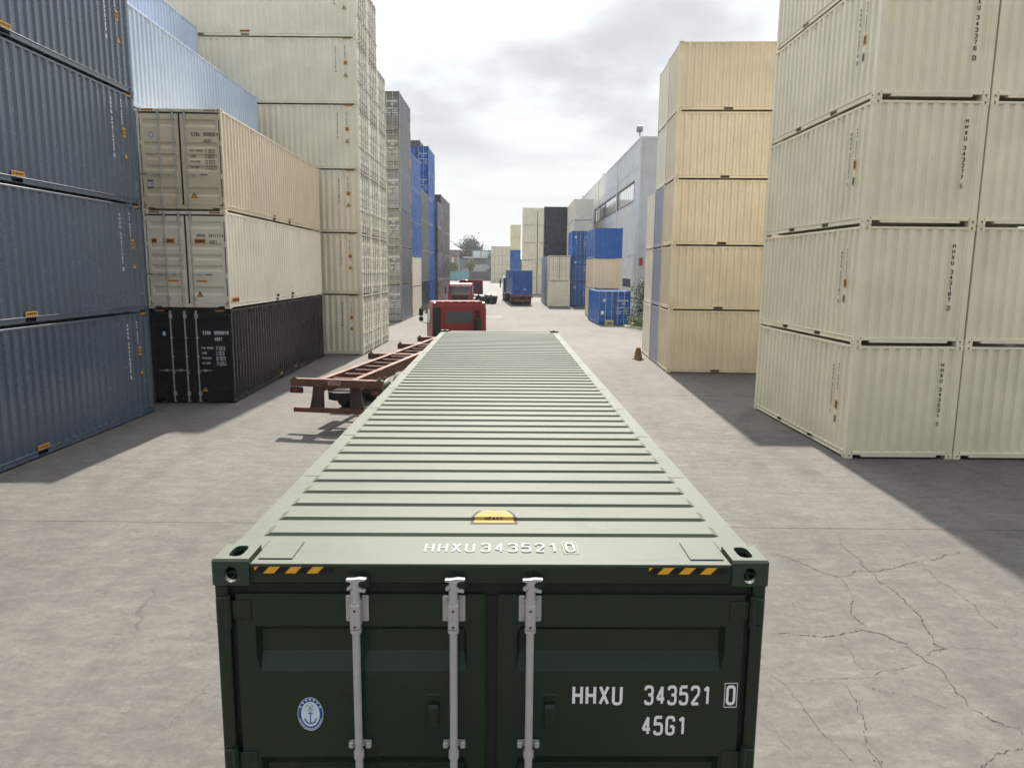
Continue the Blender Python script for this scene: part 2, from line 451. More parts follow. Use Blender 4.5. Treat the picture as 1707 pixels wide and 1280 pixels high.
# ------------------------------------------------------------------ mesh helpers
class MB:
    def __init__(self):
        self.v, self.f, self.m, self.s = [], [], [], []

    def face(self, pts, mi=0, smooth=False):
        i = len(self.v)
        self.v.extend(tuple(p) for p in pts)
        self.f.append(tuple(range(i, i + len(pts))))
        self.m.append(mi)
        self.s.append(smooth)

    zc = 0.0

    def idx(self, verts, faces, mi=0, smooth=False):
        i = len(self.v)
        self.v.extend(tuple(p) for p in verts)
        for fc in faces:
            self.f.append(tuple(i + k for k in fc))
            self.m.append(mi)
            self.s.append(smooth)

    def box(self, x0, x1, y0, y1, z0, z1, mi=0, ch=0.0):
        if ch <= 0:
            vs = [(x, y, z) for z in (z0, z1) for y in (y0, y1) for x in (x0, x1)]
            self.idx(vs, [(0, 2, 3, 1), (4, 5, 7, 6), (0, 1, 5, 4), (2, 6, 7, 3), (0, 4, 6, 2), (1, 3, 7, 5)], mi)
            return self
        c = min(ch, (x1 - x0) * 0.45, (y1 - y0) * 0.45, (z1 - z0) * 0.45)
        X, Y, Z = (x0, x1), (y0, y1), (z0, z1)
        vs, ix = [], {}
        for a in (0, 1):
            for b in (0, 1):
                for g in (0, 1):
                    sx, sy, sz = (c if a == 0 else -c), (c if b == 0 else -c), (c if g == 0 else -c)
                    ix[a, b, g, 'x'] = len(vs); vs.append((X[a], Y[b] + sy, Z[g] + sz))
                    ix[a, b, g, 'y'] = len(vs); vs.append((X[a] + sx, Y[b], Z[g] + sz))
                    ix[a, b, g, 'z'] = len(vs); vs.append((X[a] + sx, Y[b] + sy, Z[g]))
        F = []
        for a in (0, 1):
            F.append(tuple(ix[a, b, g, 'x'] for b, g in ((0, 0), (1, 0), (1, 1), (0, 1))))
            F.append(tuple(ix[b, a, g, 'y'] for b, g in ((0, 0), (1, 0), (1, 1), (0, 1))))
            F.append(tuple(ix[b, g, a, 'z'] for b, g in ((0, 0), (1, 0), (1, 1), (0, 1))))
        for a in (0, 1):
            for b in (0, 1):
                F.append((ix[a, b, 0, 'x'], ix[a, b, 1, 'x'], ix[a, b, 1, 'y'], ix[a, b, 0, 'y']))
                F.append((ix[a, 0, b, 'x'], ix[a, 1, b, 'x'], ix[a, 1, b, 'z'], ix[a, 0, b, 'z']))
                F.append((ix[0, a, b, 'y'], ix[1, a, b, 'y'], ix[1, a, b, 'z'], ix[0, a, b, 'z']))
                for g in (0, 1):
                    F.append((ix[a, b, g, 'x'], ix[a, b, g, 'y'], ix[a, b, g, 'z']))
        self.idx(vs, F, mi)
        return self

    def cyl(self, p0, p1, r0, r1=None, n=10, mi=0, caps=True, smooth=True):
        p0, p1 = Vector(p0), Vector(p1)
        r1 = r0 if r1 is None else r1
        ax = (p1 - p0).normalized()
        u = ax.orthogonal().normalized()
        w_ = ax.cross(u)
        vs = []
        for p, r in ((p0, r0), (p1, r1)):
            for k in range(n):
                a = 2 * math.pi * k / n
                vs.append(p + (u * math.cos(a) + w_ * math.sin(a)) * r)
        self.idx(vs, [(k, (k + 1) % n, n + (k + 1) % n, n + k) for k in range(n)], mi, smooth)
        if caps:
            self.face([vs[k] for k in range(n)][::-1], mi)
            self.face([vs[n + k] for k in range(n)], mi)
        return self

    def path(self, pts, r, n=8, mi=0):
        for a, b in zip(pts[:-1], pts[1:]):
            self.cyl(a, b, r, r, n, mi)
        return self

    def ext(self, poly, a0, a1, axis='y', mi=0, smooth=False):
        """extrude a 2-D polygon: axis y takes (x,z), axis x takes (y,z), axis z takes (x,y)"""
        def P(p, a):
            return {'y': (p[0], a, p[1]), 'x': (a, p[0], p[1]), 'z': (p[0], p[1], a)}[axis]
        n = len(poly)
        A = [P(p, a0) for p in poly]
        B = [P(p, a1) for p in poly]
        self.idx(A + B, [(k, (k + 1) % n, n + (k + 1) % n, n + k) for k in range(n)], mi, smooth)
        self.face(A[::-1], mi)
        self.face(B, mi)
        return self

    def loft(self, rings, mi=0, caps=True, smooth=False):
        n = len(rings[0])
        vs = [p for r in rings for p in r]
        F = []
        for k in range(len(rings) - 1):
            for j in range(n):
                F.append((k * n + j, k * n + (j + 1) % n, (k + 1) * n + (j + 1) % n, (k + 1) * n + j))
        self.idx(vs, F, mi, smooth)
        if caps:
            self.face(rings[0][::-1], mi)
            self.face(rings[-1], mi)
        return self

    def add(self, o, mat=None, mi=None):
        i = len(self.v)
        self.v.extend(tuple(mat @ Vector(p)) if mat is not None else p for p in o.v)
        self.f.extend(tuple(i + k for k in fc) for fc in o.f)
        self.m.extend(o.m if mi is None else [mi] * len(o.f))
        self.s.extend(o.s)
        return self

    def mesh(self, name, mats):
        me = bpy.data.meshes.new(name)
        me.from_pydata(self.v, [], self.f)
        for x in (mats if isinstance(mats, (list, tuple)) else [mats]):
            me.materials.append(x)
        me.polygons.foreach_set('material_index', self.m)
        me.polygons.foreach_set('use_smooth', self.s)
        me.update()
        return me

    def build(self, name, mats, parent=None):
        return part(name, self.mesh(name, mats), parent)


def part(name, me, parent=None, mat=None):
    o = bpy.data.objects.new(name, me)
    col.objects.link(o)
    if parent is not None:
        o.parent = parent
    if mat is not None:
        o.matrix_local = mat
    return o


def thing(name, label, cat, loc=(0, 0, 0), rotz=0.0, group=None):
    o = bpy.data.objects.new(name, None)
    col.objects.link(o)
    o.empty_display_size = 0.2
    o.location = loc
    o.rotation_euler = (0, 0, rotz)
    o['label'] = label
    o['category'] = cat
    if group:
        o['group'] = group
    return o


def tag(o, label=None, cat=None, group=None, kind=None):
    for k, x in (('label', label), ('category', cat), ('group', group), ('kind', kind)):
        if x:
            o[k] = x
    return o


# ------------------------------------------------------------------ stencil lettering
def rounded(pts, r=0.17, n=4):
    out = [pts[0]]
    for a, b, c in zip(pts[:-2], pts[1:-1], pts[2:]):
        a, b, c = Vector(a), Vector(b), Vector(c)
        ra = min(r, (a - b).length * 0.5)
        rc = min(r, (c - b).length * 0.5)
        p = b + (a - b).normalized() * ra
        q = b + (c - b).normalized() * rc
        for k in range(n + 1):
            s = k / n
            out.append(tuple(p * (1 - s) ** 2 + b * 2 * s * (1 - s) + q * s * s))
    out.append(pts[-1])
    return out


GW = 0.42
GL = {
    'H': [[(0, 0), (0, 1)], [(GW, 0), (GW, 1)], [(0, .5), (GW, .5)]],
    'X': [[(0, 0), (GW, 1)], [(0, 1), (GW, 0)]],
    'U': [[(0, 1), (0, 0), (GW, 0), (GW, 1)]],
    'E': [[(GW, 1), (0, 1)], [(0, 1), (0, 0)], [(0, 0), (GW, 0)], [(0, .5), (GW * .85, .5)]],
    'Z': [[(0, 1), (GW, 1)], [(GW, 1), (0, 0)], [(0, 0), (GW, 0)]],
    'B': [[(0, 0), (0, 1)], [(0, 1), (GW, 1), (GW, .53), (0, .53)], [(0, .53), (GW, .53), (GW, 0), (0, 0)]],
    'G': [[(GW, .75), (GW, 1), (0, 1), (0, 0), (GW, 0), (GW, .45)], [(GW, .45), (GW * .5, .45)]],
    'A': [[(0, 0), (GW / 2, 1)], [(GW / 2, 1), (GW, 0)], [(GW * .16, .3), (GW * .84, .3)]],
    '0': [[(GW / 2, 1), (GW, 1), (GW, 0), (0, 0), (0, 1), (GW / 2, 1)]],
    '1': [[(GW * .12, .8), (GW * .62, 1)], [(GW * .62, 1), (GW * .62, 0)]],
    '2': [[(0, .78), (0, 1), (GW, 1), (GW, .6)], [(GW, .6), (0, 0)], [(0, 0), (GW, 0)]],
    '3': [[(0, .8), (0, 1), (GW, 1), (GW, .53), (GW * .4, .53)], [(GW * .4, .53), (GW, .53), (GW, 0), (0, 0), (0, .2)]],
    '4': [[(GW * .72, 0), (GW * .72, 1)], [(GW * .72, 1), (0, .28)], [(0, .28), (GW * 1.05, .28)]],
    '5': [[(GW, 1), (GW * .06, 1)], [(GW * .06, 1), (0, .5)], [(0, .52), (0, .6), (GW, .62), (GW, 0), (0, 0), (0, .2)]],
    '6': [[(GW, .8), (GW, 1), (0, 1), (0, 0), (GW, 0), (GW, .55), (0, .55)]],
    '7': [[(0, 1), (GW, 1)], [(GW, 1), (GW * .35, 0)]],
    '8': [[(GW / 2, 1), (GW, 1), (GW, .53), (0, .53), (0, 1), (GW / 2, 1)], [(GW / 2, .53), (GW, .53), (GW, 0), (0, 0), (0, .53), (GW / 2, .53)]],
    '9': [[(0, .2), (0, 0), (GW, 0), (GW, 1), (0, 1), (0, .47), (GW, .47)]],
    'M': [[(0, 0), (0, 1)], [(0, 1), (GW / 2, .35)], [(GW / 2, .35), (GW, 1)], [(GW, 1), (GW, 0)]],
    'R': [[(0, 0), (0, 1)], [(0, 1), (GW, 1), (GW, .5), (0, .5)], [(GW * .4, .5), (GW, 0)]],
    'O': [[(GW / 2, 1), (GW, 1), (GW, 0), (0, 0), (0, 1), (GW / 2, 1)]],
    'S': [[(GW, .8), (GW, 1), (0, 1), (0, .53), (GW, .5), (GW, 0), (0, 0), (0, .2)]],
    'T': [[(0, 1), (GW, 1)], [(GW / 2, 1), (GW / 2, 0)]],
    'N': [[(0, 0), (0, 1)], [(0, 1), (GW, 0)], [(GW, 0), (GW, 1)]],
    'P': [[(0, 0), (0, 1)], [(0, 1), (GW, 1), (GW, .47), (0, .47)]],
    'Y': [[(0, 1), (GW / 2, .5)], [(GW, 1), (GW / 2, .5)], [(GW / 2, .5), (GW / 2, 0)]],
    'L': [[(0, 1), (0, 0)], [(0, 0), (GW, 0)]],
    'D': [[(0, 0), (0, 1)], [(0, 1), (GW, 1), (GW, 0), (0, 0)]],
    'C': [[(GW, .78), (GW, 1), (0, 1), (0, 0), (GW, 0), (GW, .22)]],
    'K': [[(0, 0), (0, 1)], [(0, .4), (GW, 1)], [(GW * .3, .6), (GW, 0)]],
    'I': [[(GW / 2, 0), (GW / 2, 1)]],
    'V': [[(0, 1), (GW / 2, 0)], [(GW / 2, 0), (GW, 1)]],
    'W': [[(0, 1), (GW * .25, 0)], [(GW * .25, 0), (GW / 2, .8)], [(GW / 2, .8), (GW * .75, 0)], [(GW * .75, 0), (GW, 1)]],
    'F': [[(GW, 1), (0, 1)], [(0, 1), (0, 0)], [(0, .5), (GW * .8, .5)]],
    '.': [[(GW * .4, 0), (GW * .4, .12)]],
    '-': [[(0, .5), (GW, .5)]],
}


def stroke(mb, pts, w_, mi=0):
    P = [Vector(p) for p in pts]
    Q = [P[0]]
    for p in P[1:]:
        if (p - Q[-1]).length > 1e-5:
            Q.append(p)
    if len(Q) < 2:
        return
    lf, rt = [], []
    for i, p in enumerate(Q):
        if i == 0:
            dd = (Q[1] - p).normalized()
        elif i == len(Q) - 1:
            dd = (p - Q[-2]).normalized()
        else:
            dd = ((p - Q[i - 1]).normalized() + (Q[i + 1] - p).normalized())
            dd = dd.normalized() if dd.length > 1e-6 else (Q[i + 1] - p).normalized()
        nrm = Vector((-dd.y, dd.x))
        lf.append(p + nrm * w_ / 2)
        rt.append(p - nrm * w_ / 2)
    n = len(Q)
    mb.zc += 0.00012            # strokes lie one on the other, never in one plane
    mb.idx([(q.x, q.y, mb.zc) for q in lf + rt], [(k, k + 1, n + k + 1, n + k) for k in range(n - 1)], mi)


def lettering(text, h, xs=1.0, weight=0.15, gap=0.26, vertical=False, pitch=1.3, boxed=False, space=0.42):
    """flat lettering in the XY plane, origin at the lower left (vertical: top centre). A [ ] pair frames the character inside."""
    mb = MB()
    x = y = 0.0
    hgt = 1 - weight
    for chx in text:
        if chx == ' ':
            if vertical:
                y -= pitch * 0.6
            else:
                x += space
            continue
        if chx in '[]':
            if chx == '[':
                a, b = -0.10, 0.10
                gx = x + weight / 2 if not vertical else -GW / 2
                gy = y if not vertical else y - 1
                x0, x1, y0, y1 = gx - 0.17, gx + GW + 0.17, gy - 0.10, gy + 1.10
                if not vertical:
                    x0 += 0.06; x1 += 0.06; x += 0.06
                for p, q in (((x0, y0), (x1, y0)), ((x1, y0), (x1, y1)), ((x1, y1), (x0, y1)), ((x0, y1), (x0, y0))):
                    stroke(mb, [p, q], 0.038)
            continue
        for pl in GL.get(chx, GL['I']):
            pts = [(p[0], p[1] * hgt + weight / 2) for p in pl]
            if len(pts) > 2:
                pts = rounded(pts)
            if vertical:
                pts = [(p[0] - GW / 2, p[1] + y - 1) for p in pts]
            else:
                pts = [(p[0] + x + weight / 2, p[1] + y) for p in pts]
            stroke(mb, pts, weight)
        if vertical:
            y -= pitch
        else:
            x += GW + weight + gap * 0.6
    mb.v = [(p[0] * h * xs, p[1] * h, p[2]) for p in mb.v]
    return mb


W_ = 2.438


def frame_door(u, v, off=0.0):      # door end, seen from outside: u to the right, v up
    return Matrix(((1, 0, 0, u), (0, 0, -1, -off), (0, 1, 0, v), (0, 0, 0, 1)))


def frame_end(L, u, v, off=0.0):    # blank end; u measured from local x = W
    return Matrix(((-1, 0, 0, W_ - u), (0, 0, 1, L + off), (0, 1, 0, v), (0, 0, 0, 1)))


def frame_x0(y, v, off=0.0):        # long side at x = 0, outward -x
    return Matrix(((0, 0, -1, -off), (-1, 0, 0, y), (0, 1, 0, v), (0, 0, 0, 1)))


def frame_x1(y, v, off=0.0):        # long side at x = W
    return Matrix(((0, 0, 1, W_ + off), (1, 0, 0, y), (0, 1, 0, v), (0, 0, 0, 1)))


def frame_roof(x, y, z):
    return Matrix(((1, 0, 0, x), (0, 1, 0, y), (0, 0, 1, z), (0, 0, 0, 1)))


# ------------------------------------------------------------------ container parts
CACHE = {}


def cached(key, fn):
    if key not in CACHE:
        CACHE[key] = fn()
    return CACHE[key]


def corr(a, b, pitch, fo, sl, depth):
    """trapezoidal corrugation between a and b: (position, inward depth)"""
    n = max(1, int(round((b - a) / pitch)))
    p = (b - a) / n
    fi = p - fo - 2 * sl
    out = [(a, 0.0)]
    for k in range(n):
        s = a + k * p
        out += [(s + fo / 2, 0.0), (s + fo / 2 + sl, depth), (s + fo / 2 + sl + fi, depth), (s + fo / 2 + 2 * sl + fi, 0.0)]
    out.append((b, 0.0))
    return out


def m_side(L, H, mat):
    def f():
        mb = MB()
        prof = corr(0.10, L - 0.12, 0.278, 0.082, 0.052, 0.042)
        z0, z1 = 0.165, H - 0.078
        for (a, da), (b, db) in zip(prof[:-1], prof[1:]):
            mb.face([(0.012 + da, a, z0), (0.012 + db, b, z0), (0.012 + db, b, z1), (0.012 + da, a, z1)])
        return mb.mesh('side_wall', mat)
    return cached(('side', L, H, mat.name), f)


def m_end(L, H, mat):
    def f():
        mb = MB()
        prof = corr(0.12, W_ - 0.12, 0.25, 0.115, 0.036, 0.044)
        z0, z1 = 0.16, H - 0.07
        for (a, da), (b, db) in zip(prof[:-1], prof[1:]):
            mb.face([(a, L - 0.022 - da, z0), (a, L - 0.022 - da, z1), (b, L - 0.022 - db, z1), (b, L - 0.022 - db, z0)])
        return mb.mesh('end_wall', mat)
    return cached(('end', L, H, mat.name), f)


def m_casting(mat, hollow=False):
    def f():
        mb = MB()
        a, b, c, ch = 0.162, 0.178, 0.118, 0.010

        def plate(o, u, v, w1, h1, cu, cv, ru, rv, inward, depth, ee=0.8):
            o, u, v, inward = Vector(o), Vector(u), Vector(v), Vector(inward)
            N = 16
            inner, outer = [], []
            for k in range(N):
                t_ = 2 * math.pi * k / N
                cx, sy = math.cos(t_), math.sin(t_)
                e = ee
                ix_ = math.copysign(abs(cx) ** e, cx) * ru
                iy_ = math.copysign(abs(sy) ** e, sy) * rv
                inner.append(o + u * (cu + ix_) + v * (cv + iy_))
                m_ = max(abs(cx), abs(sy))
                ou = cu + (cx / m_) * (w1 - cu if cx > 0 else cu)
                ov = cv + (sy / m_) * (h1 - cv if sy > 0 else cv)
                outer.append(o + u * ou + v * ov)
            deep = [p + inward * depth for p in inner]
            vs = outer + inner + deep
            mb.idx(vs, [(k, (k + 1) % N, N + (k + 1) % N, N + k) for k in range(N)])
            mb.idx(vs, [(N + k, N + (k + 1) % N, 2 * N + (k + 1) % N, 2 * N + k) for k in range(N)])
            if not hollow:
                mb.face(deep)
        if hollow:
            a, b, c = a, b, c
        # end face (y = 0), side face (x = 0), top face (z = 0)
        plate((ch, 0, -c), (1, 0, 0), (0, 0, 1), a - ch, c - ch, 0.075, 0.050, 0.029, 0.036, (0, 1, 0), 0.025 if hollow else 0.09, 0.95 if hollow else 0.8)
        plate((0, ch, -c), (0, 1, 0), (0, 0, 1), b - ch, c - ch, 0.085, 0.052, 0.034, 0.027, (1, 0, 0), 0.025 if hollow else 0.07)
        plate((ch, ch, 0), (1, 0, 0), (0, 1, 0), a - ch, b - ch, 0.078, 0.090, 0.032, 0.062, (0, 0, -1), 0.025 if hollow else 0.09, 0.62)
        mb.face([(ch, 0, -c), (0, ch, -c), (0, ch, -ch), (ch, 0, -ch)])
        mb.face([(ch, 0, -ch), (a, 0, -ch), (a, ch, 0), (ch, ch, 0)])
        mb.face([(0, ch, -ch), (0, b, -ch), (ch, b, 0), (ch, ch, 0)])
        mb.face([(ch, 0, -ch), (0, ch, -ch), (ch, ch, 0)])
        mb.face([(ch, 0, -c), (a, 0, -c), (a, b, -c), (0, b, -c), (0, ch, -c)])
        mb.face([(a, 0, -c), (a, b, -c), (a, b, 0), (a, ch, 0), (a, 0, -ch)])
        mb.face([(0, b, -c), (a, b, -c), (a, b, 0), (ch, b, 0), (0, b, -ch)])
        return mb.mesh('corner_casting', mat)
    return cached(('cast', mat.name, hollow), f)


def pocket_centres(L):
    return (L / 2 - 1.025, L / 2 + 1.025)


def m_frame(L, H, mat, near, pockets, top=True):
    def f():
        mb = MB()
        c = 0.006 if near else 0.0
        for sx in (0, 1):
            def X(a, b):
                return (a, b) if sx == 0 else (W_ - b, W_ - a)
            mb.box(*X(0.006, 0.062), 0.012, 0.13, 0.112, H - 0.112, ch=c)             # door-end post
            mb.box(*X(0.062, 0.10), 0.075, 0.13, 0.112, H - 0.112)
            mb.box(*X(0.006, 0.135), L - 0.135, L - 0.008, 0.112, H - 0.112, ch=c)     # blank-end post
            if top:
                mb.box(*X(0.008, 0.066), 0.17, L - 0.17, H - 0.086, H - 0.030, ch=c)   # top side rail
            # bottom side rail, a channel with the fork pockets left open
            cuts = sorted(pockets)
            ys = [0.172]
            for p in cuts:
                ys += [p - 0.18, p + 0.18]
            ys.append(L - 0.172)
            for k in range(0, len(ys), 2):
                mb.box(*X(0.030, 0.052), ys[k], ys[k + 1], 0.054, 0.150)
            mb.box(*X(0.008, 0.075), 0.172, L - 0.172, 0.150, 0.168, ch=min(c, 0.004))
            mb.box(*X(0.012, 0.075), 0.172, L - 0.172, 0.044, 0.054)
        mb.box(0.155, W_ - 0.155, 0.014, 0.12, H - 0.112, H - 0.022, ch=c)              # door header
        mb.box(0.155, W_ - 0.155, 0.014, 0.12, 0.075, 0.155, ch=c)                      # door sill
        mb.box(0.38, W_ - 0.38, 0.014, 0.12, 0.040, 0.0745, ch=c)
        mb.box(0.13, W_ - 0.13, L - 0.075, L - 0.012, H - 0.086, H - 0.036, ch=c)       # blank-end top rail
        mb.box(0.155, W_ - 0.155, L - 0.10, L - 0.012, 0.092, 0.162, ch=c)              # blank-end bottom rail
        mb.box(0.36, W_ - 0.36, L - 0.10, L - 0.0125, 0.044, 0.0915, ch=c)
        mb.box(0.06, W_ - 0.06, 0.13, L - 0.14, 0.145, 0.149)                           # floor
        yb = 0.6
        while yb < L - 0.4:                                                              # floor cross members
            if all(abs(yb - p_) > 0.35 for p_ in pockets):
                mb.box(0.056, W_ - 0.056, yb, yb + 0.045, 0.045, 0.144)
            yb += 0.75
        if not near:
            for sx in (0, W_ - 0.162):
                for sy in (0, L - 0.178):
                    for sz in (0, H - 0.118):
                        mb.box(sx, sx + 0.162, sy, sy + 0.178, sz, sz + 0.118)
        return mb.mesh('frame', mat)
    return cached(('frame', L, H, mat.name, near, tuple(pockets), top), f)


def m_roof(L, H, mat):
    def f():
        mb = MB()
        mb.box(0.05, W_ - 0.05, 0.10, L - 0.06, H - 0.055, H - 0.034)
        return mb.mesh('roof', mat)
    return cached(('roof', L, H, mat.name), f)


def m_pocket(mat):
    """straps of a fork pocket, open to the dark underfloor"""
    def f():
        mb = MB()
        y0, y1, z0, z1, x0, x1 = -0.18, 0.18, 0.056, 0.149, 0.026, 1.2
        mb.box(0.054, x1, y0, y1, z1 - 0.010, z1 - 0.004)          # top strap of the open pocket
        mb.box(0.054, x1, y0, y1, z0 - 0.010, z0 - 0.002)          # bottom strap
        return mb.mesh('fork_pocket', mat)
    return cached(('pocket', mat.name), f)


def m_ring(mat):
    """a lashing ring bent from round bar, hanging under the top rail"""
    def f():
        mb = MB()
        pts = [(-0.006, -0.028, 0.0), (-0.010, -0.028, -0.10), (-0.012, -0.012, -0.135), (-0.012, 0.012, -0.135),
               (-0.010, 0.028, -0.10), (-0.006, 0.028, 0.0)]
        mb.path([(p[0] - 0.012, p[1], p[2]) for p in pts], 0.010, 5)
        return mb.mesh('lashing_ring', mat)
    return cached(('ring', mat.name), f)


DOORZ = [(0.0, 0), (0.150, 0), (0.185, .042), (0.285, .042), (0.366, 0), (0.785, 0), (0.845, .042), (0.90, .042),
         (0.975, 0), (1.11, 0), (1.17, .042), (1.225, .042), (1.30, 0), (1.43, 0), (1.49, .042), (1.545, .042), (1.62, 0),
         (2.06, 0), (2.12, .042), (2.26, .042), (2.33, 0), (2.42, 0), (2.572, 0)]   # depth from the top edge, 2.896 m box


def m_door(H, mat, near):
    """one door leaf, x from 0 to 1.105, z from 0.162"""
    def f():
        mb = MB()
        w1, zt, zb = 1.098, H - 0.162, 0.162
        sc_ = (zt - zb) / 2.572
        Z = [(zt - a * sc_, dpt) for a, dpt in DOORZ]
        xs = [0.0, 0.080, 0.096, w1 - 0.098, w1 - 0.082, w1]
        inn = [0, 0, 1, 1, 0, 0]
        y0 = 0.018
        vs = []
        for z, dpt in Z:
            for x, k in zip(xs, inn):
                vs.append((x, y0 + dpt * k, z))
        n = len(xs)
        F = []
        for r in range(len(Z) - 1):
            for k in range(n - 1):
                F.append((r * n + k, r * n + k + 1, (r + 1) * n + k + 1, (r + 1) * n + k))
        mb.idx(vs, F)
        for x in (0, w1):
            mb.face([(x, y0, zb), (x, y0 + 0.05, zb), (x, y0 + 0.05, zt), (x, y0, zt)])
        mb.face([(0, y0, zt), (w1, y0, zt), (w1, y0 + 0.05, zt), (0, y0 + 0.05, zt)])
        mb.face([(0, y0, zb), (w1, y0, zb), (w1, y0 + 0.05, zb), (0, y0 + 0.05, zb)])
        return mb.mesh('door', mat)
    return cached(('door', H, mat.name, near), f)


def m_gasket(H):
    def f():
        mb = MB()
        y0, y1 = 0.034, 0.056
        mb.box(0.063, W_ - 0.063, y0, y1, H - 0.176, H - 0.1125)
        mb.box(0.063, W_ - 0.063, y0, y1, 0.1555, 0.176)
        mb.box(0.0625, 0.118, y0 + 0.006, y1 + 0.006, 0.15, H - 0.15)
        mb.box(W_ - 0.118, W_ - 0.0625, y0 + 0.006, y1 + 0.006, 0.15, H - 0.15)
        mb.box(W_ / 2 - 0.045, W_ / 2 + 0.045, y0 - 0.006, y1 - 0.004, 0.17, H - 0.17)
        mb.box(0.07, W_ - 0.07, y1 + 0.012, y1 + 0.02, 0.15, H - 0.11)
        return mb.mesh('door_gasket', M_RUBBER)
    return cached(('gasket', H), f)


def m_rod(H, near):
    def f():
        mb = MB()
        yr = -0.022
        mb.cyl((0, yr, 0.06), (0, yr, H - 0.075), 0.0185 if near else 0.024, n=12 if near else 5)
        if near:
            for z in (0.06, H - 0.075):
                s = 1 if z > 1 else -1
                mb.cyl((0, yr, z - s * 0.05), (0, yr, z - s * 0.11), 0.026, n=10)
                mb.box(-0.03, 0.045, yr - 0.012, 0.012, z - 0.018, z + 0.018, ch=0.004)
            for z in (0.30, H - 0.22):
                mb.box(-0.050, 0.050, 0.0, 0.017, z - 0.06, z + 0.06, ch=0.004)
                mb.box(-0.024, 0.024, -0.046, 0.006, z - 0.085, z + 0.06, ch=0.006)
            for z in (0.95, 1.45, H - 0.88):
                mb.box(-0.045, 0.045, 0.0, 0.017, z - 0.018, z + 0.018, ch=0.003)
                mb.cyl((0, yr, z - 0.02), (0, yr, z + 0.02), 0.026, n=10)
        return mb.mesh('lock_rod', M_STEEL)
    return cached(('rod', H, near), f)


def m_handle(side, grip=True):
    def f():
        mb = MB()
        s = side
        mb.path([(0, -0.045, 0), (s * 0.12, -0.05, 0.005), (s * 0.24, -0.04, -0.002), (s * 0.42, -0.04, 0.0)], 0.011, 6)
        mb.box(min(s * 0.16, s * 0.24), max(s * 0.16, s * 0.24), -0.06, 0.016, -0.03, 0.03, ch=0.004)
        mb.box(-0.02, 0.02, -0.055, -0.005, -0.03, 0.03, ch=0.004)
        if grip:
            mb.cyl((s * 0.40, -0.04, 0), (s * 0.58, -0.04, 0), 0.014, n=6, mi=1)
        return mb.mesh('door_handle', [M_STEEL, M_BLACK])
    return cached(('handle', side, grip), f)


def m_hinge(mat):
    def f():
        mb = MB()
        mb.box(0.0, 0.045, -0.012, 0.03, -0.065, 0.065, ch=0.008)
        mb.box(0.03, 0.150, 0.002, 0.007, -0.045, 0.045, ch=0.002)
        mb.cyl((0.052, -0.006, -0.075), (0.052, -0.006, 0.075), 0.016, n=10)
        return mb.mesh('hinge', mat)
    return cached(('hinge', mat.name), f)


def m_text(key, fn, mat):
    return cached(('txt', key, mat.name), lambda: fn().mesh('lettering', mat))


def m_tri():
    def f():
        mb = MB()
        a = [(-0.10, 0, 0), (0.10, 0, 0), (0, 0.18, 0)]
        b = [(-0.078, 0.014, 0.0015), (0.078, 0.014, 0.0015), (0, 0.152, 0.0015)]
        c = [(-0.012, 0.035, 0.003), (0.022, 0.045, 0.003), (0.008, 0.075, 0.003), (0.020, 0.085, 0.003), (-0.006, 0.122, 0.003),
             (-0.018, 0.085, 0.003), (-0.004, 0.075, 0.003)]
        mb.face(a, 0)
        mb.face(b, 1)
        mb.face(c, 0)
        return mb.mesh('warning_sticker', [M_INK, M_YELLOW])
    return cached(('tri',), f)


def m_rect(key, w1, h1, mats, border=None, bars=0):
    def f():
        mb = MB()
        mb.face([(0, 0, 0), (w1, 0, 0), (w1, h1, 0), (0, h1, 0)], 0)
        if border:
            b = border
            mb.face([(b, b, .0015), (w1 - b, b, .0015), (w1 - b, h1 - b, .0015), (b, h1 - b, .0015)], 1)
        for k in range(bars):
            y = h1 * (0.16 + 0.68 * (k + 0.5) / bars)
            hh = h1 * 0.26 / bars
            rnd = random.Random(k + int(w1 * 1000))
            x = w1 * 0.08
            while x < w1 * 0.9:
                l_ = w1 * rnd.uniform(0.06, 0.16)
                mb.face([(x, y - hh, .003), (min(x + l_, w1 * .93), y - hh, .003), (min(x + l_, w1 * .93), y + hh, .003), (x, y + hh, .003)], len(mats) - 1)
                x += l_ + w1 * 0.04
        return mb.mesh('sticker', mats)
    return cached(('rect', key, w1, h1), f)


def m_stripes(w1, h1, n, flipped=False):
    """black and yellow height warning tape"""
    def f():
        mb = MB()
        mb.face([(0, 0, 0), (w1, 0, 0), (w1, h1, 0), (0, h1, 0)], 0)
        p = w1 / (n - 0.35)
        sl = h1 * 0.95

        def clip(poly, x, keep_right):
            out = []
            for (a1, b1), (a2, b2) in zip(poly, poly[1:] + poly[:1]):
                i1, i2 = (a1 >= x) == keep_right, (a2 >= x) == keep_right
                if i1:
                    out.append((a1, b1))
                if i1 != i2:
                    f_ = (x - a1) / (a2 - a1)
                    out.append((x, b1 + (b2 - b1) * f_))
            return out
        for k in range(n + 1):
            x = (k - 0.62) * p
            q = [(x, 0), (x + p * 0.5, 0), (x + p * 0.5 + sl, h1), (x + sl, h1)]
            q = clip(clip(q, 0.0, True), w1 - 0.004, False) if k < n else []
            if len(q) > 2:
                mb.face([(a_, b_, .0015) for a_, b_ in q], 1)
        return mb.mesh('hazard_tape', [M_INK, M_YELLOW])
    return cached(('stripe', w1, h1, n), f)


L20, L40, HS, HC = 6.058, 12.192, 2.591, 2.896


